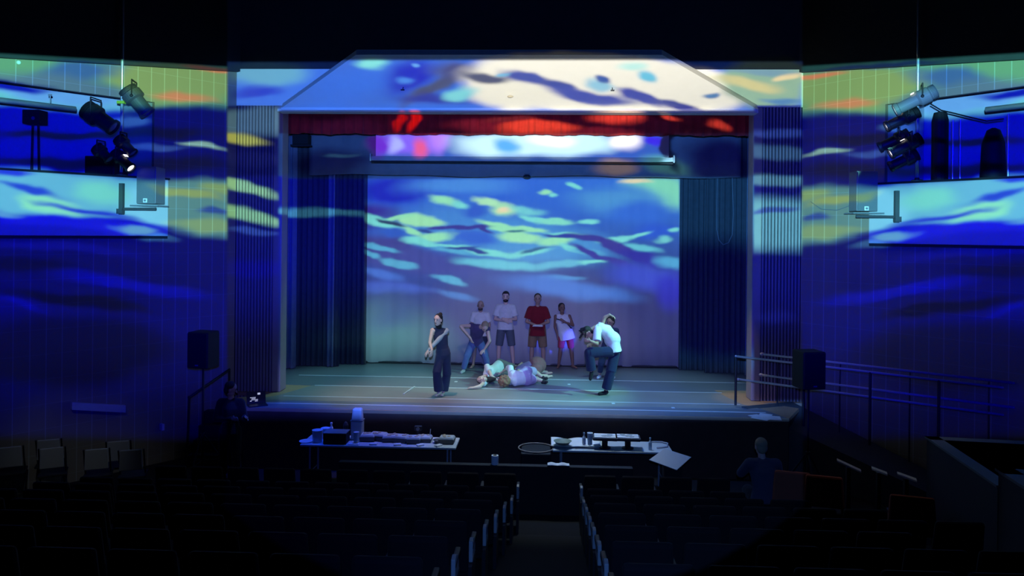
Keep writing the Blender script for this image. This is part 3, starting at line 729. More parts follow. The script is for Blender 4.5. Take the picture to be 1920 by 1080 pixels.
def person(label, J, k=1.0, skin='pale', hair=None, hair_col=(.03, .022, .02), fd=(0, -1, 0), ud=(0, 0, 1), side=(1, 0, 0), side_low=None,
           top=None, bottom=None, shoes=None, beard=False, group=None, hands=True, loc=(0, 0, 0), slim=1.0, extra=None, curl=.6):
    """J: joints in metres from the person's base. k scales thicknesses"""
    root = thing('person', label, 'person', loc, group=group)
    J = {a: Vector(b) for a, b in J.items()}
    side = Vector(side).normalized(); side_low = Vector(side_low or side).normalized()
    fd = Vector(fd).normalized(); ud = Vector(ud); ud = (ud - fd*ud.dot(fd)).normalized(); sd = fd.cross(ud)
    SK = SKIN[skin]; w = slim*k
    b = Shell()
    spine = [J['pelvis'], J['waist'], J['chest'], J['neck']]
    up = (J['waist']-J['pelvis']).normalized()
    nb = J['neck'] - (J['neck']-J['chest']).normalized()*.02
    rings = [(J['pelvis']-up*.10*k, side_low, .10*w, .085*w), (J['pelvis']-up*.03*k, side_low, .158*w, .112*w), (lerp(J['pelvis'], J['waist'], .45), side_low, .15*w, .105*w),
             (J['waist'], lerp(side_low, side, .5), .130*w, .096*w), (lerp(J['waist'], J['chest'], .55), side, .145*w, .105*w),
             (J['chest'], side, .160*w, .110*w), (lerp(J['chest'], nb, .6), side, .140*w, .092*w), (nb, side, .070*w, .062*w)]
    b.loft(rings)
    h = J['head']
    b.cone(nb, lerp(J['neck'], h, .55), .056*k, .052*k)
    hm = Matrix((sd, -fd, ud)).transposed(); kk = k; k = k*1.05
    b.ball(h + ud*.02*k, (.076*k, .094*k, .098*k), hm, 20)
    b.ball(h + fd*.018*k - ud*.055*k, (.056*k, .066*k, .062*k), hm, 16)
    b.ball(h + fd*.046*k - ud*.092*k, (.026*k, .026*k, .022*k), hm, 12)
    b.cone(h + fd*.086*k + ud*.012*k, h + fd*.108*k - ud*.028*k, .010*k, .015*k)
    for sg in (-1, 1):
        b.ball(h + sd*sg*.078*k - ud*.012*k - fd*.004*k, (.010*k, .020*k, .032*k), hm, 10)
        b.ball(h + sd*sg*.03*k + fd*.078*k + ud*.032*k, (.026*k, .014*k, .010*k), hm, 10)
    k = kk
    for sg in 'LR':
        b.cone(lerp(J['chest'], J['sh'+sg], .55) + (J['neck']-J['chest'])*.25, J['sh'+sg], .062*w, .056*w)
        b.cone(J['sh'+sg], J['el'+sg], .050*w, .038*w); b.cone(J['el'+sg], J['wr'+sg], .040*w, .026*w)
        b.cone(J['hip'+sg], lerp(J['hip'+sg], J['kn'+sg], .4), .082*w, .076*w); b.cone(lerp(J['hip'+sg], J['kn'+sg], .4), J['kn'+sg], .076*w, .052*w)
        cf = lerp(J['kn'+sg], J['an'+sg], .32); b.cone(J['kn'+sg], cf, .052*w, .054*w); b.cone(cf, J['an'+sg], .054*w, .034*w)
        fdir = (J['to'+sg]-J['an'+sg]); fl = fdir.normalized()
        if not shoes:
            b.cone(J['an'+sg], J['an'+sg] - fl*.03 - Vector((0, 0, .03)), .034*k, .032*k)
            b.cone(J['an'+sg] - Vector((0, 0, .03)), J['to'+sg], .036*k, .026*k)
            ww = fl.cross(Vector((0, 0, 1)))
            if ww.length < .3: ww = Vector((1, 0, 0))
            ww.normalize()
            for i in range(5): b.ball(J['to'+sg] + ww*(-.032+.016*i)*k + fl*(.028-.004*abs(i-1.5))*k, (.011*k,)*3, seg=8)
        if hands:
            dd = J.get('hd'+sg, J['wr'+sg]-J['el'+sg]); pn = J.get('pn'+sg, Vector((0, -1, -.2)))
            hand(b, J['wr'+sg], dd, pn, k, curl, 1 if sg == 'L' else -1)
    b.fuse('body', SK, root, .0078, 3)
    k = kk*1.05
    for sg in (-1, 1):
        MB().ball(h + sd*sg*.031*k + fd*.085*k + ud*.012*k, (.013*k, .009*k, .008*k), hm, 10).build('eye', EYE, root, smooth=True)
        MB().ball(h + sd*sg*.032*k + fd*.088*k + ud*.036*k, (.019*k, .008*k, .005*k), hm, 10).build('eyebrow', mat('hair_%d_%d' % (hair_col[0]*99, hair_col[1]*99), hair_col, .8), root, smooth=True)
    MB().ball(h + fd*.086*k - ud*.058*k, (.022*k, .008*k, .007*k), hm, 10).build('mouth', LIPS, root, smooth=True)
    HM = mat('hair_%d_%d' % (hair_col[0]*99, hair_col[1]*99), hair_col, .75, var=.35, scale=40, bump=.8)
    if hair:
        s = Shell()
        s.ball(h + ud*.046*k - fd*.022*k, (.084*k, .092*k, .086*k), hm, 18)
        s.ball(h - fd*.045*k - ud*.01*k, (.078*k, .062*k, .085*k), hm, 16)
        if hair == 'bun': s.ball(h + ud*.10*k - fd*.09*k, (.045*k,)*3, None, 12)
        if hair == 'quiff': s.ball(h + ud*.105*k + fd*.035*k, (.058*k, .05*k, .034*k), hm, 12)
        rnd = random.Random(len(label))
        if hair == 'curly':
            for i in range(60):
                v = Vector((rnd.gauss(0, 1), rnd.gauss(0, 1), rnd.gauss(0, 1))).normalized()
                if v.dot(fd) < .45: s.ball(h + v*.108*k + ud*.02, (.032*k,)*3, seg=8)
        if hair == 'long':
            s.cone(h - fd*.05*k, h - fd*.085*k - ud*.16*k, .075*k, .055*k); s.cone(h - fd*.085*k - ud*.16*k, h - fd*.08*k - ud*.26*k, .055*k, .03*k)
        if hair == 'loose':
            for i in range(26):
                a = rnd.uniform(-1.5, 1.5); st = h + ud*.08*k + sd*math.sin(a)*.07*k - fd*math.cos(a)*.06*k
                e = st + ud*.05*k + Vector((rnd.uniform(-.10, .05), rnd.uniform(-.08, .08), -rnd.uniform(.04, .20)))
                s.cone(st, e, .028*k, .012*k)
        s.fuse('hair', HM, root, .009, 2)
    if beard:
        s = Shell(); s.ball(h + fd*.034*k - ud*.078*k, (.060*k, .056*k, .044*k), hm, 16); s.ball(h + fd*.078*k - ud*.042*k, (.03*k, .016*k, .007*k), hm, 10)
        s.fuse('beard', HM, root, .007, 2)
    k = kk
    if top:
        s = Shell(); g = top.get('ease', .02); hem = top.get('hem', .5)
        lo = J['pelvis'] - up*hem*.16*k
        rr = [(lo, side_low, (.160+g*1.3)*w, (.118+g*1.3)*w)] + [(c, sv, a+g*(1 if i < 6 else .5), d+g*(1 if i < 6 else .5)) for i, (c, sv, a, d) in enumerate(rings[2:], 2)]
        if hem < -.2: rr = rr[2:]
        s.loft(rr, 24)
        sl = top.get('sleeve', .55)
        for sg in 'LR': s.cone(nb - (J['neck']-J['chest'])*.05, lerp(nb, J['sh'+sg], .8), .062*w, .054*w)
        for sg in 'LR':
            v = top.get('sleeve'+sg, sl)
            s.cone(lerp(J['chest'], J['sh'+sg], .55) + (J['neck']-J['chest'])*.25, J['sh'+sg], .066*w+g*.3, .058*w+g*.5 if v else .046*w)
            if v:
                e = lerp(J['sh'+sg], J['el'+sg], min(1, v))
                s.tube(J['sh'+sg], e, .055*w+g*.7, .050*w+g*(1.1 if v < .9 else .4), n=16)
                if v > 1:
                    s.cone(J['el'+sg], lerp(J['el'+sg], J['wr'+sg], v-1), .044*w+g*.4, .032*w+g*.4)
        for bl in top.get('bulge', ()): s.ball(bl[0], bl[1], None, 16)
        s.fuse(top.get('name', 'shirt'), top['mat'], root, .011, 4)
    if bottom:
        s = Shell(); g = bottom.get('ease', .015); ln = bottom.get('len', .8); fl = bottom.get('flare', 0)
        s.loft([(c, sv, a+g, d+g) for c, sv, a, d in rings[:3]] + [(lerp(J['pelvis'], J['waist'], .7), side_low, .142*w+g*.6, .102*w+g*.6)], 22)
        for sg in 'LR':
            m_ = lerp(J['hip'+sg], J['kn'+sg], .4); t1 = min(1, ln)
            e = lerp(J['hip'+sg], J['kn'+sg], t1)
            s.cone(J['hip'+sg], m_, .084*w+g, .080*w+g); s.tube(m_, e, .080*w+g, .058*w+g*1.5+fl*.4, n=16)
            if ln > 1:
                a = lerp(J['kn'+sg], J['an'+sg], ln-1); s.cone(J['kn'+sg], lerp(J['kn'+sg], a, .4), .056*w+g+fl*.4, .058*w+g+fl*.6)
                s.tube(lerp(J['kn'+sg], a, .4), a, .058*w+g+fl*.6, .044*w+g+fl, n=16)
        for bl in bottom.get('bulge', ()): s.ball(bl[0], bl[1], None, 16)
        s.fuse(bottom.get('name', 'shorts' if ln <= 1 else 'trousers'), bottom['mat'], root, .011, 4)
    if shoes:
        for sg in 'LR':
            s = Shell(); fl = (J['to'+sg]-J['an'+sg]).normalized()
            s.cone(J['an'+sg], J['an'+sg] - Vector((0, 0, .04*k)) - fl*.02, .040*k, .042*k); s.cone(J['an'+sg] - Vector((0, 0, .04*k)), J['to'+sg], .044*k, .036*k)
            s.fuse('shoe', shoes, root, .009, 3)
    if extra: extra(root, J)
    return root

class Px:
    """pixel joints of one figure that stands with its base at pixel (px, py) on the level z"""
    def __init__(s, px, py, z=0.0, base=None):
        s.o = at_z(px, py, z) if base is None else Vector(base)
        s.vd = ROT.to_3x3() @ Vector((0, 0, -1)); s.d = (s.o-CAM).dot(s.vd)
    def __call__(s, px, py, dy=0.0):
        p = at(px, py, s.o.y + dy) - s.o
        return p
    def g(s, px, py, z):
        return at_z(px, py, 0) - s.o + Vector((0, 0, z))

def stand(H, **o):
    """upright joints for a person of height H facing the house"""
    q = H/1.8
    J = dict(pelvis=(0, 0, .97), waist=(0, .01, 1.12), chest=(0, .01, 1.33), neck=(0, .02, 1.49), head=(0, -.008, 1.672),
             shL=(-.175, .01, 1.425), shR=(.175, .01, 1.425), elL=(-.235, .03, 1.16), elR=(.235, .03, 1.16), wrL=(-.235, -.06, .92), wrR=(.235, -.06, .92),
             hipL=(-.095, 0, .93), hipR=(.095, 0, .93), knL=(-.115, -.02, .51), knR=(.115, -.02, .51), anL=(-.13, .02, .085), anR=(.13, .02, .085),
             toL=(-.155, -.13, .03), toR=(.155, -.13, .03))
    J = {a: Vector(b)*q for a, b in J.items()}
    for a, b in o.items(): J[a] = Vector(b)
    return J

FLZ = .006
# ---- back row, left to right
P = Px(900, 690)
person('bald person in a white t-shirt standing at the back, left end of the row', stand(1.62, headx=(0, 0, 0), toL=(-.20, -.12, .03), anL=(-.17, .03, .08), knL=(-.13, -.02, .46)), .96, 'tan', None, (.05, .04, .035),
       fd=(-.05, -1, -.12), top=dict(mat=cloth('white_tee', (.68, .68, .64)), ease=.03, sleeve=.75, hem=.7), bottom=dict(mat=cloth('charcoal_shorts', (.06, .065, .08)), len=.85, ease=.03), beard=True, loc=P.o + Vector((0, 0, FLZ)))
P = Px(947, 689)
J = stand(1.84, wrL=(.02, -.17, 1.13), wrR=(.06, -.16, 1.18), elL=(-.25, -.02, 1.17), elR=(.25, -.02, 1.17), knL=(-.15, -.02, .52), knR=(.16, -.02, .52), anL=(-.17, .02, .085), anR=(.20, .02, .085), toL=(-.22, -.11, .03), toR=(.24, -.12, .03),
          hdL=(.9, -.3, .1), hdR=(-.9, -.3, .05), pnL=(.2, .8, 0), pnR=(-.1, .8, .1))
def buttons(root, J):
    for i in range(5):
        MB().ball((0, -.155, 1.02+.1*i), (.007, .004, .007), None, 8).build('button', PLAST, root)
person('tall bearded person in a white button shirt and grey shorts, hands folded', J, 1.02, 'pale', 'quiff', (.02, .016, .015), fd=(0, -1, -.08),
       top=dict(mat=cloth('white_shirt', (.62, .63, .62)), ease=.036, sleeve=.75, hem=.5), bottom=dict(mat=cloth('grey_shorts', (.10, .115, .14)), len=.98, ease=.022), beard=True, loc=P.o + Vector((0, 0, FLZ)), extra=buttons)
P = Px(1007, 691)
J = stand(1.80, wrL=(-.03, -.19, 1.06), wrR=(.05, -.19, 1.06), elL=(-.26, -.02, 1.13), elR=(.26, -.02, 1.13), hdL=(.9, -.35, 0), hdR=(-.9, -.35, 0), pnL=(0, .3, 1), pnR=(0, .3, 1),
          knL=(-.13, -.02, .51), knR=(.14, -.02, .51), anL=(-.14, .02, .085), anR=(.16, .02, .085))
person('person in a maroon t-shirt and tan shorts holding papers at the waist', J, 1.02, 'tan', 'short', (.06, .035, .02), fd=(.02, -1, -.05),
       top=dict(mat=cloth('maroon_tee', (.20, .012, .022)), ease=.038, sleeve=.78, hem=1.15), bottom=dict(mat=cloth('tan_shorts', (.24, .15, .085)), len=.98, ease=.03), loc=P.o + Vector((0, 0, FLZ)))
m = MB()
for i in range(3): m.box((.01, -.30, 1.065+.012*i), (.24-.02*i, .15, .008), Matrix.Rotation(.12*i-.1, 3, 'Z'))
tag(m.build('papers', PAPER, loc=P.o), 'small stack of pale papers held by the person in maroon', 'papers')
P = Px(1060, 690.5)
J = stand(1.55, pelvis=(0, 0, .84), waist=(-.03, 0, .97), chest=(-.06, 0, 1.14), neck=(-.09, .01, 1.29), head=(-.10, -.01, 1.45), shL=(-.24, .02, 1.24), shR=(.08, .0, 1.25), elL=(-.26, .05, 1.0), wrL=(-.20, .0, .80),
          elR=(.17, -.08, 1.05), wrR=(-.02, -.19, 1.13), hdR=(-.8, -.1, .5), pnR=(0, 1, 0), hipL=(-.08, 0, .82), hipR=(.08, 0, .82), knL=(-.12, -.02, .45), knR=(.14, -.02, .45), anL=(-.16, .02, .08), anR=(.18, 0, .08), toL=(-.19, -.11, .03), toR=(.26, -.11, .03))
def strap(root, J):
    s = Shell(); s.cone((-.22, -.13, 1.20), (-.02, -.165, 1.15), .016, .016); s.cone((-.02, -.165, 1.15), (.13, -.10, .98), .016, .016)
    s.fuse('shoulder_strap', cloth('dark_strap', (.03, .03, .05)), root, .009, 1)
person('slim person in a white tank top and pink shorts, right end of the back row', J, .94, 'brown', 'short', (.015, .012, .012), fd=(.35, -1, -.05),
       top=dict(mat=cloth('white_tank', (.70, .70, .72)), ease=.04, sleeve=0, hem=1.0, name='tank_top'), bottom=dict(mat=cloth('pink_shorts', (.42, .05, .09)), len=.9, ease=.016), loc=P.o + Vector((0, 0, FLZ)), extra=strap)

# ---- dancers
P = Px(826, 743)
J = dict(pelvis=P(831, 664), waist=P(829, 649), chest=P(826, 632), neck=P(823, 616), head=P(821.5, 600.5, -.02), shL=P(811, 620, -.05), shR=P(837, 621, .05), elL=P(806, 643, -.16), elR=P(820, 640, -.14), wrL=P(810, 657, -.3), wrR=P(803, 658, -.26),
         hdL=(-.1, -.2, -.8), hdR=(-.5, -.1, -.8), pnL=(-.5, .5, 0), pnR=(.5, .5, 0), hipL=P(824.5, 668, -.03), hipR=P(837, 668, .03), knL=P(819, 700, -.14), knR=P(838, 703, .05), anL=P(823, 735.5, -.05), anR=P(831, 735, .06), toL=P(818, 741.5, -.14), toR=P(829, 741, -.06))
def choker(root, J):
    s = Shell(); s.cone(J['neck'] + Vector((0, -.005, .018)), J['neck'] + Vector((0, -.012, .045)), .060, .058); s.fuse('choker', cloth('black_choker', (.01, .01, .014)), root, .008, 1)
    s = Shell(); s.cone(J['shR'], J['elR'], .057, .046); s.cone(J['elR'], lerp(J['elR'], J['wrR'], .9), .046, .033); s.fuse('mesh_sleeve', cloth('grey_mesh', (.30, .32, .36)), root, .009, 2)
person('dancer in a dark navy jumpsuit standing at the front left, arms lowered across', J, .93, 'pale', 'bun', (.012, .010, .012), fd=(-.45, -1, -.05), side=(1, .35, 0), slim=.94,
       top=dict(mat=cloth('navy_top', (.022, .025, .060)), ease=.008, sleeve=0, hem=.2, name='bodice'), bottom=dict(mat=cloth('navy_trousers', (.025, .032, .065)), len=1.92, ease=.014, flare=.045), loc=P.o + Vector((0, 0, FLZ)), extra=choker)

P = Px(893, 700)
J = dict(pelvis=P(893, 641, .12), waist=P(893, 630, .02), chest=P(895, 619, -.12), neck=P(902, 613, -.27), head=P(909, 613, -.42), shL=P(884, 611, -.12), shR=P(914, 617, -.2), elL=P(864, 612, -.3), wrL=P(882, 634, -.32), hdL=(.3, 0, -.8), pnL=(.5, .4, 0),
         elR=P(918, 640, -.25), wrR=P(908, 656, -.2), hdR=(-.5, -.2, -.5), pnR=(0, .8, -.5), hipL=P(886, 645, .10), hipR=P(901, 645, .12), knL=P(875, 670, -.06), knR=P(910, 668, .0), anL=P(869, 697, .0), anR=P(915, 692, .12), toL=P(865, 702, -.12), toR=P(919, 698, .0))
J['anR'].z = .085; J['toR'].z = .03; J['anL'].z = .085; J['toL'].z = .03
person('dancer in jeans bending forward, one elbow raised, before the bald person', J, .95, 'pale', 'short', (.30, .22, .15), fd=(.1, -.55, -.85), ud=(.25, -.85, .5), side=(1, -.1, -.1),
       top=dict(mat=cloth('dark_violet_tee', (.07, .055, .14)), ease=.02, sleeve=.15, hem=.2), bottom=dict(mat=cloth('blue_jeans', (.10, .15, .32)), len=1.93, ease=.02), shoes=cloth('grey_shoes', (.35, .36, .36)), loc=P.o + Vector((0, 0, FLZ)))

P = Px(1134, 741)
J = dict(pelvis=P(1151, 655, .02), waist=P(1150, 640, .02), chest=P(1136, 621, .0), neck=P(1117, 613, -.02), head=P(1103, 624, -.04), shL=P(1120, 621, -.17), shR=P(1128, 611, .16), elL=P(1119, 645, -.30), wrL=P(1107, 640, -.36), hdL=(-.8, .3, .1), pnL=(.3, .9, -.2),
         elR=P(1134, 596, .14), wrR=P(1143, 590.5, .1), hdR=(.8, -.2, -.35), pnR=(-.1, 0, -1), hipL=P(1144, 660, -.08), hipR=P(1153, 661, .09), knL=P(1104, 662, -.22), anL=P(1109, 698, -.16), toL=P(1107, 711, -.2), knR=P(1145, 698, -.03), anR=P(1136, 733, 0), toR=P(1124, 739, -.05))
J['anR'].z = .085; J['toR'].z = .03
person('dancer in a white shirt balancing on one leg, back bent, hair hanging down', J, .97, 'tan', 'loose', (.014, .012, .014), fd=(-.55, -.25, -.8), ud=(-.75, 0, .4), side=(.15, 1, -.1), side_low=(.1, 1, 0),
       top=dict(mat=cloth('white_loose_shirt', (.74, .76, .76)), ease=.035, sleeve=.8, sleeveR=.25, hem=.3, bulge=((P(1148, 637, .02), (.17, .17, .17)),)), bottom=dict(mat=cloth('navy_pants', (.018, .024, .07)), len=1.9, ease=.028, flare=.03), shoes=cloth('black_shoes', (.015, .015, .02)), loc=P.o + Vector((0, 0, FLZ)))
P = Px(1136, 710.5)
J = dict(pelvis=P(1139, 655, .1), waist=P(1141, 641, .05), chest=P(1143, 626, .0), neck=P(1144, 615, -.03), head=P(1145, 604, -.06), shL=P(1130, 620, -.0), shR=P(1156, 620, .05), elL=P(1122, 636, .0), elR=P(1158, 640, .1), wrL=P(1110, 646, -.05), wrR=P(1152, 655, .1),
         hdL=(-.8, -.2, -.2), hipL=P(1133, 658, .08), hipR=P(1146, 658, .12), knL=P(1127, 684, -.1), knR=P(1150, 684, .05), anL=P(1124, 704, .0), anR=P(1148, 703, .08), toL=P(1121, 709, -.12), toR=P(1151, 708, -.06))
person('crouching person mostly hidden behind the dancer on one leg, in white shoes', J, .92, 'tan', 'short', (.02, .015, .015), fd=(-.6, -.8, -.3), side=(1, .2, 0),
       top=dict(mat=cloth('dark_blue_tee', (.04, .05, .11)), ease=.015, sleeve=.5, hem=.3), bottom=dict(mat=cloth('dark_blue_pants', (.03, .04, .08)), len=1.7, ease=.015), shoes=cloth('white_shoes', (.66, .66, .66)), loc=P.o + Vector((0, 0, FLZ)))

# ---- three lying on the floor
P = Px(914, 727); g = P.g
J = dict(head=g(904, 725, .135), neck=g(910, 721, .155), chest=g(917, 717, .18), waist=g(925, 711, .165), pelvis=g(934, 706, .18), shL=g(911, 722, .07), shR=g(913, 718, .34), elL=g(900, 730, .05), wrL=g(889, 731, .035), elR=g(921, 724, .20), wrR=g(932, 723, .10),
         hdL=(-.9, 0, 0), pnL=(0, 0, -1), hdR=(.6, 0, -.2), pnR=(0, .3, -1), hipL=g(935, 706, .09), hipR=g(936, 703, .26), knL=g(953, 707, .07), knR=g(954, 704, .20), anL=g(962, 698, .05), anR=g(962, 697, .13), toL=g(967, 696, .04), toR=g(967, 695, .10))
person('person in a white top lying on one side, dark hair towards the front', J, .95, 'pale', 'long', (.02, .014, .012), fd=(-.25, -.85, .25), ud=(-.8, .1, -.1), side=(.15, .3, 1), side_low=(.15, .3, 1),
       top=dict(mat=cloth('pale_grey_tee', (.62, .66, .65)), ease=.02, sleeve=.5, hem=.2), bottom=dict(mat=cloth('olive_grey_trousers', (.16, .15, .13)), len=1.85, ease=.02), loc=P.o + Vector((0, 0, FLZ+.01)))
P = Px(965, 728); g = P.g
J = dict(head=g(947, 728, .135), neck=g(955, 727, .16), chest=g(963, 726, .18), waist=g(974, 725, .165), pelvis=g(985, 723, .18), shL=g(957, 724, .07), shR=g(957, 722, .35), elL=g(948, 717, .05), wrL=g(938, 714, .05), elR=g(951, 714, .26), wrR=g(941, 711, .14),
         hdL=(-.8, .1, 0), pnL=(0, 0, -1), hdR=(-.8, .1, -.3), pnR=(0, 0, -1), hipL=g(987, 723, .09), hipR=g(987, 720, .26), knL=g(1003, 718, .07), knR=g(1003, 712, .16), anL=g(1019, 720, .05), anR=g(1018, 714, .06), toL=g(1025, 721, .04), toR=g(1025, 715, .05))
person('curly haired person in a white shirt lying on one side, back to the seats', J, .95, 'pale', 'curly', (.24, .13, .075), fd=(-.35, .85, .1), ud=(-.85, -.3, .1), side=(0, .3, 1), side_low=(0, .3, 1),
       top=dict(mat=cloth('bright_white_shirt', (.76, .78, .78)), ease=.025, sleeve=.6, hem=.1), bottom=dict(mat=cloth('lilac_shorts', (.50, .36, .58)), len=.75, ease=.035), shoes=cloth('dark_socks', (.03, .025, .03)), loc=P.o + Vector((0, 0, FLZ+.01)))
P = Px(1000, 706); g = P.g
J = dict(pelvis=g(1006, 707, .29), waist=g(994, 707, .26), chest=g(981, 706, .17), neck=g(968, 706, .13), head=g(958, 706, .115), shL=g(972, 711, .15), shR=g(973, 702, .17), elL=g(984, 713, .06), wrL=g(970, 713, .04), elR=g(978, 698, .2), wrR=g(966, 699, .04),
         hdL=(-.9, 0, 0), pnL=(0, 0, -1), hdR=(-.9, 0, 0), pnR=(0, 0, -1), hipL=g(1006, 710, .22), hipR=g(1006, 704, .22), knL=g(990, 711, .07), knR=g(991, 703, .08), anL=g(1025, 709, .05), anR=g(1025, 702, .05), toL=g(1034, 708, .03), toR=g(1034, 702, .03))
person('person in brown shorts folded forward on the knees behind the curly haired one', J, .95, 'pale', 'short', (.04, .025, .02), fd=(-.5, 0, -.85), ud=(-.9, 0, .4), side=(0, 1, 0), side_low=(0, 1, 0),
       top=dict(mat=cloth('violet_tank', (.22, .16, .34)), ease=.012, sleeve=0, hem=.0, name='tank_top'), bottom=dict(mat=cloth('brown_shorts', (.25, .105, .11)), len=.7, ease=.05, bulge=((g(1007, 707, .27), (.21, .19, .19)),)), loc=P.o + Vector((0, 0, FLZ)))

# ---- two in the house
o = Vector(at(432, 800, 12.75)); o.z = -1.12
J = stand(1.72, wrL=(.10, -.18, 1.12), wrR=(.32, -.12, 1.14), elL=(-.20, -.12, 1.10), elR=(.22, .05, 1.08))
person('dark silhouetted person standing by the left end of the stage', J, 1.0, 'tan', 'short', (.012, .010, .010), fd=(.9, .3, -.3), side=(.4, -1, 0),
       top=dict(mat=cloth('black_hoodie', (.012, .012, .016)), ease=.04, sleeve=1.9, hem=.6), bottom=dict(mat=cloth('black_jeans', (.012, .012, .016)), len=1.93, ease=.02), shoes=cloth('black_shoes', (.015, .015, .02)), loc=o)
o = Vector((3.845, 11.12, -1.118))
J = dict(pelvis=(0, -.18, .52), waist=(0, -.16, .68), chest=(0, -.10, .90), neck=(-.01, -.06, 1.08), head=(-.02, -.02, 1.25), shL=(-.19, -.08, 1.02), shR=(.19, -.08, 1.02), elL=(-.29, .06, .82), elR=(.28, .06, .80), wrL=(-.18, .26, .78), wrR=(.16, .26, .74),
         hipL=(-.1, -.14, .50), hipR=(.1, -.14, .50), knL=(-.12, .30, .50), knR=(.12, .30, .50), anL=(-.12, .32, .09), anR=(.12, .32, .09), toL=(-.13, .46, .03), toR=(.13, .46, .03))
person('seated person seen from behind near the right end of the stage', J, 1.0, 'pale', 'short', (.34, .27, .17), fd=(-.15, 1, -.1), side=(1, 0, 0),
       top=dict(mat=cloth('slate_hoodie', (.055, .065, .11)), ease=.04, sleeve=1.85, hem=.2), bottom=dict(mat=cloth('black_jeans', (.012, .012, .016)), len=1.9, ease=.02), shoes=cloth('black_shoes', (.015, .015, .02)), loc=o)
# ------------------------------------------------------------------ lighting booms on the balconies
def aim(front, rear):
    f, r = Vector(front), Vector(rear); z = (f-r).normalized()
    x = z.cross(Vector((0, 0, 1))).normalized(); y = z.cross(x)
    return Matrix((x, y, z)).transposed(), (f-r).length
def fixture(front, rear, label, lit=False, body=BMET, big=1.0, group='spotlights on the booms'):
    M, ln = aim(front, rear); r = .105*big
    t = thing('stage_spotlight', label, 'spotlight', rear, group=group)
    MB().lathe([(.2*r, 0), (.75*r, .01), (.9*r, .05*ln), (.95*r, .16*ln), (1.12*r, .20*ln), (1.12*r, .42*ln), (.8*r, .47*ln), (.78*r, .90*ln), (.92*r, .92*ln), (.92*r, 1.0*ln), (.70*r, 1.0*ln), (.70*r, .93*ln)], M=M, n=24).build('barrel', body, t, smooth=False)
    MB().lathe([(.68*r, .95*ln), (.5*r, .965*ln), (.02, .97*ln)], M=M, n=20).build('lens', LENSON if lit else LENSOFF, t)
    m = MB()
    for k in range(5): m.lathe([(1.0*r, ln*(.03+.025*k)), (1.06*r, ln*(.035+.025*k)), (1.0*r, ln*(.04+.025*k))], M=M, n=20)
    m.build('cooling_fins', body, t)
    if lit: MB().box(M @ Vector((0, -1.05*r, .50*ln)), (.10*big, .012, .05), M).build('lit_vent', LENSON, t)
    u = M @ Vector((1, 0, 0)); c = M @ Vector((0, 0, .36*ln))
    m = MB(); top = Vector((0, 0, .19*big)) + c
    for s in (-1, 1): m.tube(c + u*s*1.18*r, top + u*s*1.1*r, .012); m.ball(c + u*s*1.2*r, (.028,)*3, seg=10)
    m.tube(top + u*1.1*r, top - u*1.1*r, .012); m.build('yoke', BMET, t)
    return t
def at_off(px, py, sx, off):
    """point seen at a pixel on the plane parallel to a side wall, off metres out from it"""
    d = ROT.to_3x3() @ Vector(((px-960)/F, -(py-HOR)/F, -1))
    n = Vector((-sx*DY, -DX, 0)); p0 = wp(sx, 0, off)
    return CAM + d*((p0-CAM).dot(n)/d.dot(n))
for sx, nm in ((-1, 'left'), (1, 'right')):
    b = wp(sx, 2.27, .20, PT+.03); z1 = 8.5
    t = thing('boom_pole', 'tall upright steel pole standing on the %s balcony front' % nm, 'pole', b)
    MB().tube((0, 0, 0), (0, 0, z1-b.z), .026, n=14).build('tube', STEEL, t, smooth=True)
    MB().lathe([(.09, 0), (.09, .012), (.04, .02), (.035, .05)]).build('flange', BMET, t)
    MB().box((0, -.02, 5.51-b.z), (.13, .08, .05)).build('clamp', GREENB if sx < 0 else BMET, t, bevel=.006)
G = 'spotlights on the left boom'
fixture(at_off(277, 213, -1, .45), at_off(237, 165, -1, .25), 'grey spotlight at the top right of the left boom, tilted down', body=mat('dark_grey_lamp', (.10, .11, .12), .45, .2), big=1.5, group=G)
fixture(at_off(214, 240, -1, .5), at_off(160, 203, -1, .15), 'dark spotlight jutting from the left side of the left boom', big=1.5, group=G)
fixture(at_off(250, 288, -1, .45), at_off(221, 258, -1, .25), 'dark spotlight midway down the left boom, pointing right', group=G)
fixture(at_off(246, 316, -1, .5), at_off(214, 286, -1, .2), 'lowest spotlight of the left boom with a glinting lens', lit=True, group=G)
fixture(at_off(206, 300, -1, .35), at_off(180, 276, -1, .15), 'dark spotlight low on the left boom beside the glinting one', group=G)
G = 'spotlights on the right boom'
fixture(at_off(1678, 207, 1, .5), at_off(1757, 169, 1, .2), 'long grey-green spotlight topmost on the right boom, lens lit', lit=True, body=SPKG, big=1.15, group=G)
fixture(at_off(1661, 238, 1, .5), at_off(1724, 208, 1, .2), 'lit spotlight second from the top of the right boom', lit=True, group=G)
fixture(at_off(1648, 277, 1, .45), at_off(1706, 250, 1, .2), 'dark spotlight third from the top of the right boom', group=G)
fixture(at_off(1669, 288, 1, .6), at_off(1728, 258, 1, .3), 'brightly lit spotlight midway down the right boom', lit=True, group=G)
fixture(at_off(1668, 313, 1, .45), at_off(1722, 288, 1, .2), 'dark spotlight lowest on the right boom, above the speaker', group=G)

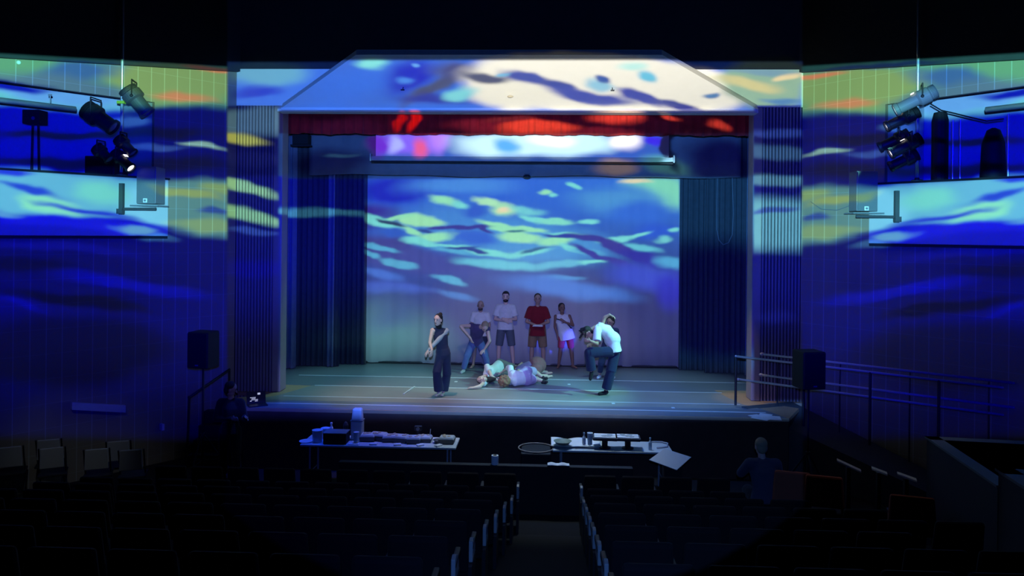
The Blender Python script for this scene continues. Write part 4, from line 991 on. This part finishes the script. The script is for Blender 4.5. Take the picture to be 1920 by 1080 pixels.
# ---- speakers on brackets at the ends of the balcony fronts
def bracket_speaker(sx, nm, x0, x1, ytop, ybot, bx, lx, ly):
    c0 = at_off((x0+x1)/2, ybot, sx, .50); w = abs(at_off(x1, ybot, sx, .50).x - at_off(x0, ybot, sx, .50).x)
    h = at_off(x0, ytop, sx, .50).z - at_off(x0, ybot, sx, .50).z
    t = thing('wall_speaker', 'grey box speaker on a shelf bracket at the %s balcony front' % nm, 'speaker', c0, group='speakers on the balcony brackets')
    MB().box((0, .16, h/2), (w, .34, h)).build('cabinet', SPKG, t, bevel=.015)
    MB().box((0, -.018, h/2), (w*.92, .02, h*.95)).build('grille', mat('speaker_grille', (.17, .19, .2), .8, scale=90), t)
    p = at_off(lx, ly, sx, .50) - c0
    lg = MB().box((p.x, -.036, p.z), (.075, .012, .075)).build('badge', LOGO, t, bevel=.012)
    MB().box((p.x, -.044, p.z+.002), (.038, .006, .030)).box((p.x, -.044, p.z-.020), (.03, .006, .006)).build('badge_mark', SPKG, lg)
    MB().box((0, .12, -.035), (w*1.45, .40, .022)).build('shelf', mat('grey_metal', (.30, .33, .35), .4, .3), t)
    m = MB(); a = at_off(bx, ybot, sx, .16) - c0
    m.box((a.x, a.y, .08), (.07, .07, .56)); m.tube((a.x, a.y, -.10), (-a.x*.35, .05, -.09), .026, n=8); m.box((a.x, a.y-.03, -.14), (.10, .10, .09))
    m.build('bracket_arm', mat('dark_bracket', (.10, .11, .12), .5, .3), t)
bracket_speaker(-1, 'left', 244, 304, 311, 382, 228, 274, 376)
bracket_speaker(1, 'right', 1595, 1656, 322, 396, 1681, 1622, 391)
# ---- things kept inside the balconies
p = at_off(65, 310, -1, -.7); z = at_off(65, 232, -1, -.7).z
t = thing('monitor_speaker', 'small dark speaker on a two-legged stand inside the left balcony', 'speaker', (p.x, p.y, PB+.2))
MB().box((0, 0, z-PB-.2+.11), (.30, .24, .24)).build('cabinet', BLK, t, bevel=.01); MB().lathe([(.03, 0), (.03, .01)], c=(.05, -.12, z-PB-.2+.08), M=Matrix.Rotation(PI/2, 3, 'X')).build('driver', mat('tan_cone', (.3, .25, .2), .7), t)
MB().tube((-.07, 0, 0), (-.04, 0, z-PB-.2), .02).tube((.10, 0, 0), (.06, 0, z-PB-.2), .02).build('stand', BMET, t)
p = at_off(200, 320, -1, -.45)
rk = thing('equipment_rack', 'black equipment rack on the left balcony behind the boom', 'rack', (p.x, p.y, PB+.2))
MB().box((0, 0, .62), (.55, .45, 1.24)).build('case', BLK, rk, bevel=.015)
for k in range(3): MB().box((0, -.235, .35+.3*k), (.46, .02, .22)).build('rack_panel', BMET, rk)
p = at_off(1762, 320, 1, -.35)
t = tag(MB().lathe([(.13, 0), (.13, 1.95), (.10, 2.08), (.02, 2.1)], n=16).build('cable_trunk', BLK, loc=(p.x, p.y, PB+.2), smooth=False), 'tall dark rounded column beside the right boom', 'column')
p = at_off(1862, 330, 1, -.6)
t = thing('draped_stand', 'dark coat-like cover over a stand deep in the right balcony', 'stand', (p.x, p.y, PB+.2))
MB().lathe([(.20, .5), (.19, 1.0), (.17, 1.5), (.10, 1.72), (.03, 1.76)], n=14).build('cover', BLK, t, smooth=True); MB().tube((0, 0, 0), (0, 0, .6), .025).lathe([(.2, 0), (.2, .02)]).build('base', BMET, t)
G = 'thin poles in the right balcony'
for px, lab in ((1786, 'beside the tall dark column'), (1800, 'second from the tall dark column'), (1890, 'right of the covered stand')):
    p = at_off(px, 330, 1, -.15)
    tag(MB().tube((0, 0, 0), (0, 0, 1.9), .016).lathe([(.10, 0), (.10, .015)]).build('thin_pole', STEEL, loc=(p.x, p.y, PB+.2)), 'thin steel pole in the right balcony, %s' % lab, 'pole', G)
pts = [at_off(px, py, 1, .02 if i else .2) for i, (px, py) in enumerate(((1745, 195), (1765, 207), (1787, 212), (1815, 219), (1850, 227), (1882, 223)))]
tag(MB().path(pts, .012).build('power_cable', BMET), 'black cable sagging from the right boom across the balcony opening', 'cable')
pts = [at_off(px, py, 1, .10) for px, py in ((1520, 378), (1540, 392), (1570, 394), (1594, 385))]
tag(MB().path(pts, .006).build('signal_cable', mat('grey_cable', (.2, .2, .22), .6)), 'thin cable looping along the wall left of the right speaker', 'cable')
p = at_off(35, 117, -1, .03)
tag(MB().ball((0, 0, 0), (.035, .035, .035)).build('sprinkler_head', PLAST, loc=p), 'small white round fitting high on the left wall', 'fitting')
p = at_off(94, 184, -1, .16)
tag(MB().tube((0, 0, -.1), (0, 0, .06), .008).box((0, 0, .05), (.05, .03, .03)).build('pipe_hook', STEEL, loc=p), 'small hook above the left balcony pipe', 'hook')
# left wall: ledge and socket plate
a, b = at_off(132, 767, -1, .03), at_off(232, 772, -1, .03)
tag(MB().prism([a, b, b + Vector((.07, -.06, 0)), a + Vector((.07, -.06, 0))], (0, 0, .13)).build('wall_ledge', mat('grey_ledge', (.5, .5, .52), .7)), 'pale sloping ledge low on the left wall', 'ledge')
p = at_off(303, 800, -1, .03)
pl = tag(MB().box((0, 0, 0), (.15, .05, .12), Matrix.Rotation(-.68, 3, 'Z')).build('socket_box', PLAST, loc=p, bevel=.008), 'small white socket box low on the left wall', 'socket')

# ------------------------------------------------------------------ speakers on tripod stands
def stand_speaker(px, top, bot, y, label, label2, zf, rz):
    p = at(px, bot, y); h = at(px, top, y).z - p.z
    t = thing('loudspeaker', label, 'speaker', p, rz, 'loudspeakers on stands')
    MB().box((0, 0, h/2), (.40, .36, h), taper=.98).build('cabinet', BLK, t, bevel=.02); MB().box((0, -.185, h/2), (.36, .02, h*.94)).build('grille', mat('black_grille', (.010, .010, .011), .8, scale=80), t)
    MB().box((0, -.198, .06), (.06, .006, .02)).build('badge', SPKG, t)
    s = thing('speaker_stand', label2, 'stand', (p.x, p.y, zf), 0, 'tripod speaker stands')
    H = p.z - zf
    MB().tube((0, 0, .32), (0, 0, H-.003), .018).tube((0, 0, .12), (0, 0, .8), .024).build('pole', BMET, s, smooth=True)
    MB().lathe([(.04, .72), (.04, .82)]).lathe([(.035, .30), (.035, .38)]).build('collar', BMET, s)
    for k in range(3):
        a = k*2*PI/3 + .5; d = Vector((math.cos(a), math.sin(a), 0))
        lg = MB().tube(d*.03 + Vector((0, 0, .78)), d*.52 + Vector((0, 0, .02)), .014).tube(Vector((0, 0, .34)), d*.33 + Vector((0, 0, .32)), .009).build('leg', BMET, s)
        MB().ball(d*.53 + Vector((0, 0, .024)), (.024,)*3, seg=8).build('rubber_foot', BLK, lg)
stand_speaker(381, 621, 688, 12.75, 'black loudspeaker on a stand at the left of the stage', 'black tripod stand under the left loudspeaker', -1.12, -.15)
stand_speaker(1516, 657, 727, 12.4, 'black loudspeaker on a stand at the right of the stage', 'black tripod stand under the right loudspeaker', -1.12, .2)

# ------------------------------------------------------------------ rails, ramp and steps
def rail(m, a, b, r=.022): m.tube(a, b, r, n=10); m.ball(a, (r*1.3,)*3, seg=10); m.ball(b, (r,)*3, seg=10)
A0, A1 = at(1429, 664, 14.55), at(1900, 718, 11.9); C0, C1 = at(1427, 703, 14.55), at(1900, 764, 11.9)
t = thing('wall_handrail', 'pair of pale handrails running along the right wall beside the ramp', 'handrail', A0)
for nm_, a, b in (('upper_rail', A0, A1), ('lower_rail', C0, C1)):
    m = MB(); rail(m, a-A0, b-A0); m.ball(a-A0, (.045, .035, .035), seg=10); m.build(nm_, RAIL, t, smooth=True)
for k in (.08, .36, .64, .92):
    a = lerp(A0, A1, k)-A0; b = lerp(C0, C1, k)-A0
    MB().tube(a, b, .012).tube(b, b - Vector((0, 0, b.z+A0.z+1.12)), .014).build('bracket', BMET, t)
B0, B1 = at(1380, 668, 14.22), at(1880, 727, 11.5); D0, D1 = at(1384, 711, 14.22), at(1880, 778, 11.5)
t = thing('ramp_railing', 'railing with dark posts along the outer edge of the right ramp', 'railing', B0)
for nm_, a, b in (('upper_rail', B0, B1), ('lower_rail', D0, D1)):
    m = MB(); rail(m, a-B0, b-B0, .020); m.build(nm_, RAIL, t, smooth=True)
for k in (0.0, .30, .56, .80):
    a = lerp(B0, B1, k)-B0
    z0 = -B0.z + (.03 if k == 0 else -.45*k)
    MB().tube(a, (a.x, a.y, z0), .024, n=8).build('post', BMET, t)
m = MB()
R = [(4.35, 14.12), (5.45, 14.60), (7.55, 12.05), (6.95, 11.55)]
m._add([(x, y, -1.12) for x, y in R] + [(x, y, z) for (x, y), z in zip(R, (.035, .035, -.85, -.85))], [(3, 2, 1, 0), (4, 5, 6, 7), (0, 1, 5, 4), (1, 2, 6, 5), (2, 3, 7, 6), (3, 0, 4, 7)])
tag(m.build('ramp', mat('dark_ramp', (.05, .05, .055), .8)), 'dark ramp sloping from the right corner of the stage towards the seats', 'ramp')
t = thing('stair_rail', 'dark sloping handrail beside the left steps', 'handrail', at(352, 748, 13.0))
o = Vector(t.location); a, b = at(355, 745, 13.0)-o, at(430, 693, 14.0)-o
m = MB(); rail(m, a, b, .024); m.build('rail', BMET, t, smooth=True)
MB().tube(a, (a.x-.05, a.y, -1.12-o.z), .022).build('post', BMET, t); MB().tube(b, (b.x, b.y, -.5-o.z), .022).build('post', BMET, t)
st = thing('stage_steps', 'dark steps from the pit floor up to the left of the stage', 'steps', (-5.66, 13.42, -1.12))
for i in range(4): MB().box((0, .10+.2*i, .11+.11*i), (.56, .2, .22+.22*i)).build('step', BLK, st, bevel=.01)

# papers on the right corner of the stage, laptop on the left corner
rnd = random.Random(4)
for i, (px, py, rz, lab) in enumerate(((1436, 781, .5, 'nearest the dancers'), (1449, 779, -.4, 'at the back of the spread'), (1455, 783, .2, 'in the middle of the spread'), (1466, 784, -.2, 'outermost of the spread'), (1441, 784.5, .9, 'at the front edge of the spread'))):
    p = at_z(px-14, py, .01); p.z = .0065+.002*i
    tag(MB().box((0, 0, 0), (.22, .30, .0015), Matrix.Rotation(rz, 3, 'Z')).build('paper_sheet', PAPER, loc=p), 'white sheet on the right stage corner, %s' % lab, 'paper', 'sheets on the right stage corner')
p = Vector((-4.70, 13.56, .005))
t = thing('laptop', 'open laptop glowing on the left corner of the stage', 'laptop', p, .55)
MB().box((0, 0, .011), (.34, .23, .018)).build('keyboard_base', BMET, t, bevel=.004)
R_ = Matrix.Rotation(-.25, 3, 'X')
MB().box((0, .13, .125), (.34, .012, .22), R_).build('screen_lid', BMET, t, bevel=.004)
m = MB()
for x, z, w, h in ((.05, .19, .05, .035), (-.06, .13, .10, .010), (-.05, .11, .07, .010), (-.03, .09, .12, .010), (-.1, .07, .03, .012), (.0, .065, .05, .012)): m.box((x, .13-.010+(z-.125)*.25-.0, z), (w, .004, h), R_)
m.build('screen_glow', mat('screen_glow', (.5, .55, .7), .5, emit=(.75, .8, 1.0, .55)), t)
# ------------------------------------------------------------------ tables in the pit
def table(name, x0, x1, y0, y1, z, label):
    t = thing(name, label, 'table', ((x0+x1)/2, (y0+y1)/2, -1.12), group='tables before the stage')
    w, d, h = x1-x0, y1-y0, z+1.12
    MB().box((0, 0, h-.02), (w, d, .04)).build('tabletop', TABLEM, t, bevel=.012)
    for sx in (-1, 1):
        for sy in (-1, 1): MB().tube((sx*(w/2-.15), sy*(d/2-.08), h-.04), (sx*(w/2-.15), sy*(d/2-.08), 0), .016).build('leg', RAIL, t)
    m = MB()
    for sx in (-1, 1): m.tube((sx*(w/2-.15), -(d/2-.08), .25), (sx*(w/2-.15), d/2-.08, .25), .010)
    m.build('crossbar', RAIL, t)
    return t
TZ = -.37
table('folding_table', -3.52, -.86, 12.42, 13.05, TZ, 'long grey folding table crowded with food before the left half of the stage')
table('folding_table', .77, 2.78, 12.42, 13.05, TZ, 'grey folding table with a white cloth and trays before the right half of the stage')
def tx(px, y=12.7): return at(px, 830, y).x
def put(o, px, y, label, cat, group=None, dz=0, rz=0):
    o.location = (tx(px, y), y, TZ+.001+dz); o.rotation_euler.z = rz
    return tag(o, label, cat, group)
GT = 'things on the left table'
put(MB().lathe([(.075, 0), (.08, .01), (.09, .20), (.094, .205), (.085, .20)]).build('tub', CLEARP), 595, 12.6, 'frosted plastic tub near the left end of the long table', 'tub', GT)
put(MB().lathe([(.065, 0), (.07, .01), (.08, .17), (.082, .175), (.074, .17)]).build('tub', CLEARP), 610, 12.85, 'smaller frosted tub behind the first tub on the long table', 'tub', GT)
put(MB().lathe([(.11, 0), (.12, .01), (.12, .014), (.03, .012)]).build('plate', PLAST), 574, 12.6, 'shallow dish at the left tip of the long table', 'dish', GT)
bx = thing('dark_crate', 'dark crate with an open top among the cups on the long table', 'crate', (tx(631, 12.6), 12.6, TZ+.001), group=GT)
m = MB()
for sx, sy, w, d in ((-1, 0, .012, .26), (1, 0, .012, .26), (0, -1, .38, .012), (0, 1, .38, .012)): m.box((sx*.19, sy*.13, .09), (w, d, .18))
m.box((0, 0, .006), (.38, .26, .012)); m.build('crate_body', BLK, bx)
MB().box((0, 0, .183), (.40, .28, .012)).build('rim', mat('grey_rim', (.18, .19, .2), .6), bx)
put(MB().lathe([(.03, 0), (.033, .01), (.033, .15), (.015, .19), (.015, .215), (.02, .22), (.02, .245)]).build('spray_bottle', PLAST), 621, 12.95, 'white bottle standing behind the dark crate', 'bottle', GT, .0)
put(MB().lathe([(.035, 0), (.045, .22), (.03, .26), (.012, .28)]).build('jar', mat('dark_jar', (.08, .07, .07), .4)), 648, 12.9, 'dark jar behind the dark crate', 'jar', GT)
# clear tall dispenser with a pale lid, cups before it
ds = thing('drink_cooler', 'tall pale plastic cooler rising from the long table', 'cooler', (tx(670, 12.85), 12.85, TZ+.001), group=GT)
MB().box((0, 0, .16), (.20, .18, .32)).build('tank', CLEARP, ds, bevel=.02); MB().box((0, 0, .43), (.19, .16, .21), taper=.84).build('lid', PLAST, ds, bevel=.03)
MB().box((0, 0, .325), (.215, .19, .02)).build('rim', SPKG, ds)
put(MB().lathe([(.040, 0), (.042, .005), (.048, .19), (.05, .195), (.042, .19)]).build('cup_stack', CLEARP), 668, 12.55, 'stack of clear cups before the pale cooler', 'cups', GT)
put(MB().box((0, 0, .008), (.18, .12, .016)).build('napkins', PAPER, bevel=.004), 664, 12.5, 'small white napkin pile at the foot of the cup stack', 'napkins', GT)
rnd = random.Random(11)
labs = ['first food tray right of the cooler', 'food tray second from the cooler', 'food tray third from the cooler', 'pale domed food tray near the middle of the long table', 'flat food tray before the small camera', 'food tray left of the upright straw', 'food tray at the right end of the long table']
for i, px in enumerate((690, 709, 732, 752, 776, 795, 838)):
    y = 12.75 + rnd.uniform(-.1, .12)
    t = thing('food_tray', labs[i], 'tray', (tx(px, y), y, TZ+.001), rnd.uniform(-.2, .2), GT)
    h = rnd.uniform(.05, .08); w = rnd.uniform(.20, .28)
    MB().box((0, 0, h/2), (w, .2, h), taper=1.12).build('tray_base', mat('dark_tray', (.06, .06, .065), .5), t, bevel=.008)
    MB().box((0, 0, h+.022), (w*1.1, .22, .04), taper=.84).build('clear_lid', mat('cloudy_lid', (.55, .60, .62), .3), t, bevel=.012)
    m = MB()
    for k in range(5): m.ball((rnd.uniform(-.07, .07), rnd.uniform(-.06, .06), h+.045), (.03, .03, .012), seg=8)
    m.build('food', mat('food', (.5, .42, .3), .7, var=.4, scale=20), t)
G2 = 'pale packets along the front of the long table'
for i, (px, lab) in enumerate(((700, 'nearest the cooler'), (745, 'before the domed tray'), (788, 'near the upright straw'), (822, 'near the right end'))):
    put(MB().box((0, 0, .014), (.13, .08, .026)).build('packet', PAPER, bevel=.008), px, 12.5, 'small pale packet on the long table, %s' % lab, 'packet', G2, rz=.3*i)
cm = thing('small_camera', 'small dark camera on a stub stand on the long table', 'camera', (tx(784, 12.9), 12.9, TZ+.001), group=GT)
MB().box((0, 0, .19), (.13, .08, .08)).build('camera_body', BMET, cm, bevel=.01); MB().lathe([(.03, -.06), (.03, -.03)], c=(0, 0, .19), M=Matrix.Rotation(-PI/2, 3, 'X')).build('lens', LENSOFF, cm); MB().box((0, 0, .075), (.05, .05, .15)).build('stub_stand', BMET, cm)
put(MB().tube((0, 0, 0), (.02, 0, .22), .006).lathe([(.035, 0), (.035, .01)]).build('upright_straw', PLAST), 805, 12.75, 'thin pale upright straw on the long table', 'straw', GT)
put(MB().lathe([(.05, 0), (.09, .05), (.095, .052), (.05, .006)]).build('bowl', mat('dark_bowl', (.08, .09, .1), .4)), 822, 12.7, 'dark bowl toward the right end of the long table', 'bowl', GT)
# right table
GR = 'things on the right table'
def clf(u, v):
    x = -.42 + .84*u; y = -.24+.48*v
    return Vector((x, y, .012 + .035*abs(math.sin(x*7+1))*(.4+.6*v) + .02*math.sin(y*14) * .5))
m = MB().grid(clf, 30, 18); put(m.build('white_cloth', PAPER, smooth=True, solid=.006), 1079, 12.76, 'crumpled white cloth at the left end of the right table', 'cloth', GR, .012)
put(MB().lathe([(.10, 0), (.11, .01), (.15, .05), (.155, .052), (.1, .02)]).build('shallow_bowl', mat('green_bowl', (.22, .27, .2), .5)), 1055, 12.58, 'shallow green bowl on the white cloth', 'bowl', GR, .06)
put(MB().lathe([(.028, 0), (.03, .01), (.03, .11), (.012, .15), (.012, .17), (.017, .172), (.017, .2)]).build('spray_bottle', PLAST), 1095, 12.62, 'small white bottle beside the clear cup on the right table', 'bottle', GR, .05)
put(MB().lathe([(.036, 0), (.05, .20), (.052, .202), (.044, .2)]).build('clear_cup', CLEARP), 1106, 12.6, 'clear plastic cup left of the raised trays', 'cup', GR, .05)
for i, (px, lab) in enumerate(((1134, 'left of the two'), (1177, 'right of the two'))):
    t = thing('raised_tray', 'rectangular white tray raised on a dark stem, %s on the right table' % lab, 'tray', (tx(px, 12.6), 12.6, TZ+.001), -.05, GR)
    MB().lathe([(.10, 0), (.10, .015), (.05, .03), (.05, .15)]).build('stem', BMET, t); MB().box((0, 0, .175), (.40, .26, .05), taper=1.06).build('tray_rim', mat('dark_tray', (.06, .06, .065), .5), t, bevel=.01)
    MB().box((-.0, -.06, .206), (.36, .11, .012)).box((0, .07, .206), (.36, .11, .012)).build('white_filling', PAPER, t, bevel=.004)
    m = MB(); rr = random.Random(i)
    for k in range(4): m.ball((rr.uniform(-.12, .12), rr.uniform(-.09, .09), .218), (.05, .03, .010), seg=8)
    m.build('napkin_fold', mat('cloudy_lid', (.55, .60, .62), .3), t)
put(MB().lathe([(.028, 0), (.03, .01), (.03, .12), (.012, .16), (.012, .185), (.016, .186), (.016, .205)]).build('water_bottle', CLEARP), 1219, 12.55, 'clear water bottle right of the raised trays', 'bottle', GR)
pts = [(tx(px, y)-tx(1233, 12.8), y-12.8, .015) for px, y in ((1222, 12.98), (1240, 12.99), (1252, 12.9), (1251, 12.7), (1232, 12.62))]
o = put(MB().path(pts, .012).build('wire_handle', RAIL), 1233, 12.8, 'pale bent wire loop at the right end of the right table', 'wire', GR)
bd = thing('cardboard_sheet', 'large pale board lying askew against the right table', 'board', (tx(1257, 12.0), 11.9, -1.12))
q = [at(1217, 862, 11.75), at(1246, 841, 12.05), at(1296, 857, 11.95), at(1269, 881, 11.6)]
MB().prism([v-Vector(bd.location) for v in q], (0, .01, -.012)).build('board', mat('pale_board', (.58, .57, .53), .8, var=.04), bd)
MB().box((0.02, 0, .36), (.28, .2, .70)).build('stool_support', BLK, bd)
# hoop on a low dark box, front partition with a roll and a cloth
hx = at(1005, 838, 12.55)
tag(MB().box((hx.x, 12.55, -.75), (.50, .6, .72)).build('dark_case', BLK, bevel=.02), 'black equipment case between the two tables', 'case')
m = MB(); n = 40; r = .295
for i in range(n):
    a, b = 2*PI*i/n, 2*PI*(i+1)/n
    m.tube((r*math.cos(a), r*math.sin(a)*.93, 0), (r*math.cos(b), r*math.sin(b)*.93, 0), .012, n=8)
tag(m.build('hoop', mat('tan_hoop', (.30, .24, .2), .5), loc=(hx.x, 12.55, -.376)), 'thin hoop lying flat on the black case between the tables', 'hoop')
struct(MB().box((-.3, 11.55, -.74), (4.6, .12, .76)).build('trim_partition', BLK, bevel=.01))
p = at(928, 860, 11.55)
tp = thing('tape_roll', 'upright pale roll of tape on the dark partition', 'roll', (p.x, 11.55, -.359))
MB().lathe([(.055, 0), (.055, .14), (.03, .14), (.03, .02)]).build('roll', PLAST, tp); MB().lathe([(.034, .0), (.034, .145), (.026, .145), (.026, 0)]).build('core', mat('card_core', (.3, .24, .16), .8), tp)
p = at(1047, 872, 11.55)
def fol(u, v): return Vector((-.17+.34*u, -.06+.12*v, .014 + .03*abs(math.sin(u*6+.5))*math.sin(PI*v)))
tag(MB().grid(fol, 24, 10).build('folded_cloth', PAPER, loc=(p.x, 11.55, -.356), smooth=True, solid=.008), 'crumpled white cloth lying on the dark partition', 'cloth')

# ------------------------------------------------------------------ seats
def seat_proto(name, endside, label, cat='seat', pale=False):
    t = thing(name, label, cat)
    MB().box((0, -.02, .42), (.48, .44, .09)).build('seat_pan', SEATM, t, bevel=.025)
    m = MB(); m.box((0, -.27, .66), (.49, .07, .48), Matrix.Rotation(.16, 3, 'X'), taper=.94); m.build('backrest', SEATM, t, bevel=.03)
    for s in (-1, 1):
        MB().box((s*.255, .02, .60), (.045, .34, .035)).build('armrest', mat('dark_armrest', (.03, .02, .015), .5), t, bevel=.01)
        if s != endside: MB().box((s*.255, -.06, .29), (.03, .12, .58)).build('standard', BMET, t)
    if endside:
        x = endside*.255-.018
        MB().prism([(x, -.24, 0), (x, .14, 0), (x, .14, .47), (x, -.24, .47)], (.036, 0, 0)).build('end_standard', BMET, t)
        MB().prism([(x, -.16, .475), (x, .10, .475), (x, .08, .60), (x, -.08, .67), (x, -.16, .66)], (.036, 0, 0)).build('end_panel', SEATP, t, bevel=.008)
    return t
ORD = ['first', 'second', 'third', 'fourth', 'fifth', 'sixth', 'seventh', 'eighth', 'ninth', 'tenth', 'eleventh', 'twelfth', 'thirteenth', 'fourteenth', 'fifteenth', 'sixteenth']
AVOID = []
PM = seat_proto('theatre_seat', 0, 'x'); PL = seat_proto('theatre_seat', 1, 'x'); PR = seat_proto('theatre_seat', -1, 'x')
# pale backed chairs on the flat floor near the left wall
pc = None
for i, (px, py, rz, lab) in enumerate(((22, 838, .5, 'leftmost of the pale group by the left wall'), (95, 828, .45, 'small and set back in the pale group by the left wall'), (100, 840, .5, 'second from the left of the pale group'), (185, 836, .4, 'with a slanted top, left of the rightmost pale chair'), (250, 836, .35, 'rightmost of the pale group by the left wall'), (225, 826, .4, 'set back behind the rightmost pale chair'))):
    y = 12.05 if i in (1, 5) else 11.6
    p = at(px, py, y)
    if pc is None:
        pc = thing('pale_chair', 'x', 'chair')
        MB().box((0, -.20, .74), (.34, .03, .34), Matrix.Rotation(.14, 3, 'X'), taper=.92).build('backrest', SEATP, pc, bevel=.03); MB().box((0, 0, .45), (.40, .40, .035)).build('seat', BLK, pc, bevel=.01)
        for sx in (-1, 1):
            MB().tube((sx*.18, -.2, .9), (sx*.18, .2, 0), .012).build('leg', BMET, pc); MB().tube((sx*.18, .16, .44), (sx*.18, -.24, 0), .012).build('leg', BMET, pc)
        o = pc
    else: o = copy_tree(pc)
    o.location = (p.x, y, -1.118); o.rotation_euler.z = rz; o['group'] = 'pale chairs by the left wall'
    o['label'] = 'pale backed chair, ' + lab
# red backed seats and pale seat armrests on posts on the right
for i, (px, py, y, lab) in enumerate(((1486, 884, 10.6, 'just below the seated person'), (1545, 892, 10.4, 'right of the first reddish seat'), (1710, 930, 8.9, 'near the dark half wall on the right'))):
    p = at(px, py, y); zf = (-1.12 if y > RAKE0 else rake(y))
    t = thing('red_seat', 'reddish backed seat, ' + lab, 'seat', (p.x, y, zf+.002), -.25, 'reddish seats on the right'); AVOID.append((p.x, y))
    h = p.z - zf
    MB().box((0, 0, h-.22), (.54, .07, .44), taper=.88).build('backrest', mat('rust_fabric', (.30, .075, .04), .9), t, bevel=.03); MB().box((0, .22, .42), (.5, .42, .08)).build('seat_pan', SEATM, t, bevel=.02)
    for sx in (-1, 1): MB().box((sx*.24, .05, h/2-.1), (.03, .1, h-.2)).build('leg', BMET, t)
for i, (a, b, y, lab) in enumerate((((1568, 862), (1613, 883), 10.0, 'longest, leftmost'), ((1633, 877), (1662, 888), 9.7, 'middle'), ((1681, 887), (1717, 900), 9.4, 'rightmost'))):
    p, q = at(*a, y+.15), at(*b, y-.15); c = (p+q)/2; zf = rake(y)
    t = thing('pale_armrest', 'pale sloping armrest on a dark post, %s of the three on the right' % lab, 'seat_arm', (c.x, c.y, zf), group='pale seat armrests on the right'); AVOID.append((c.x, c.y))
    MB().prism([p-c+Vector((0, -.03, c.z-zf)), q-c+Vector((0, -.03, c.z-zf)), q-c+Vector((0.02, .03, c.z-zf+.012)), p-c+Vector((0.02, .03, c.z-zf+.012))], (0, 0, -.02)).build('pad', SEATP, t)
    MB().box((0, 0, (c.z-zf)/2-.01), (.05, .05, c.z-zf-.03)).build('post', BMET, t)
# dark half walls bottom right
def half(y0, px, py, label, w=3.0):
    p = at(px, py, y0); zf = rake(y0)
    t = thing('half_wall', label, 'partition', (p.x, y0, zf-.05), -.12)
    h = p.z - zf + .05
    MB().box((w/2, -.06, h/2), (w, .12, h)).box((.06, -.9, h/2), (.12, 1.8, h)).build('panel', mat('dark_blue_panel', (.022, .024, .04), .8), t)
    MB().box((w/2, -.06, h+.012), (w+.04, .16, .024)).box((.06, -.9, h+.012), (.16, 1.84, .024)).build('cap', mat('grey_cap', (.10, .12, .14), .6), t)
half(9.4, 1738, 822, 'dark half wall with a pale cap at the lower right', 2.6)
half(6.6, 1872, 884, 'second dark half wall at the far lower right corner', 1.2)
used = set()
ROWS = (11.0, 10.15, 9.3, 8.45, 7.6, 6.75, 5.9, 5.05)
RN = ['front row', 'second row from the front', 'third row from the front', 'fourth row from the front', 'fifth row from the front', 'sixth row from the front', 'seventh row from the front', 'nearest row']
for i, y in enumerate(ROWS):
    z = rake(y+.2) if y < RAKE0 else -1.12
    xl = -.12 + .33*(y-5.5)/4.8; xr = 1.05 + .09*(y-5.5)/4.8
    for sd, x0, sg in (('left', xl, -1), ('right', xr, 1)):
        lim = (960/F*(y+.3) + .3) if sg < 0 else (5.1 if y > 8.6 else min(5.0, 960/F*y+.6))
        lim = min(lim, (5.3 if i == 0 else 6.2) if sg < 0 else (4.9 if y > 7 else 4.3))
        n = int((lim - abs(x0)*(1 if x0*sg > 0 else -1))/.54)
        for k in range(n):
            P_ = (PL if sg < 0 else PR) if k == 0 else PM
            if any(abs(x0+sg*(.275+.54*k)-ax) < .62 and abs(y-ay) < .75 for ax, ay in AVOID): continue
            o = P_ if P_.name not in used else copy_tree(P_)
            used.add(P_.name)
            o.location = (x0 + sg*(.275+.54*k), y, z+.002); o['group'] = 'dark seats %s of the aisle' % sd
            o['label'] = ('aisle seat with a pale end panel, %s, %s of the aisle' % (RN[i], sd)) if k == 0 else 'dark folding seat, %s from the aisle on the %s, %s' % (ORD[min(k, 15)], sd, RN[i])
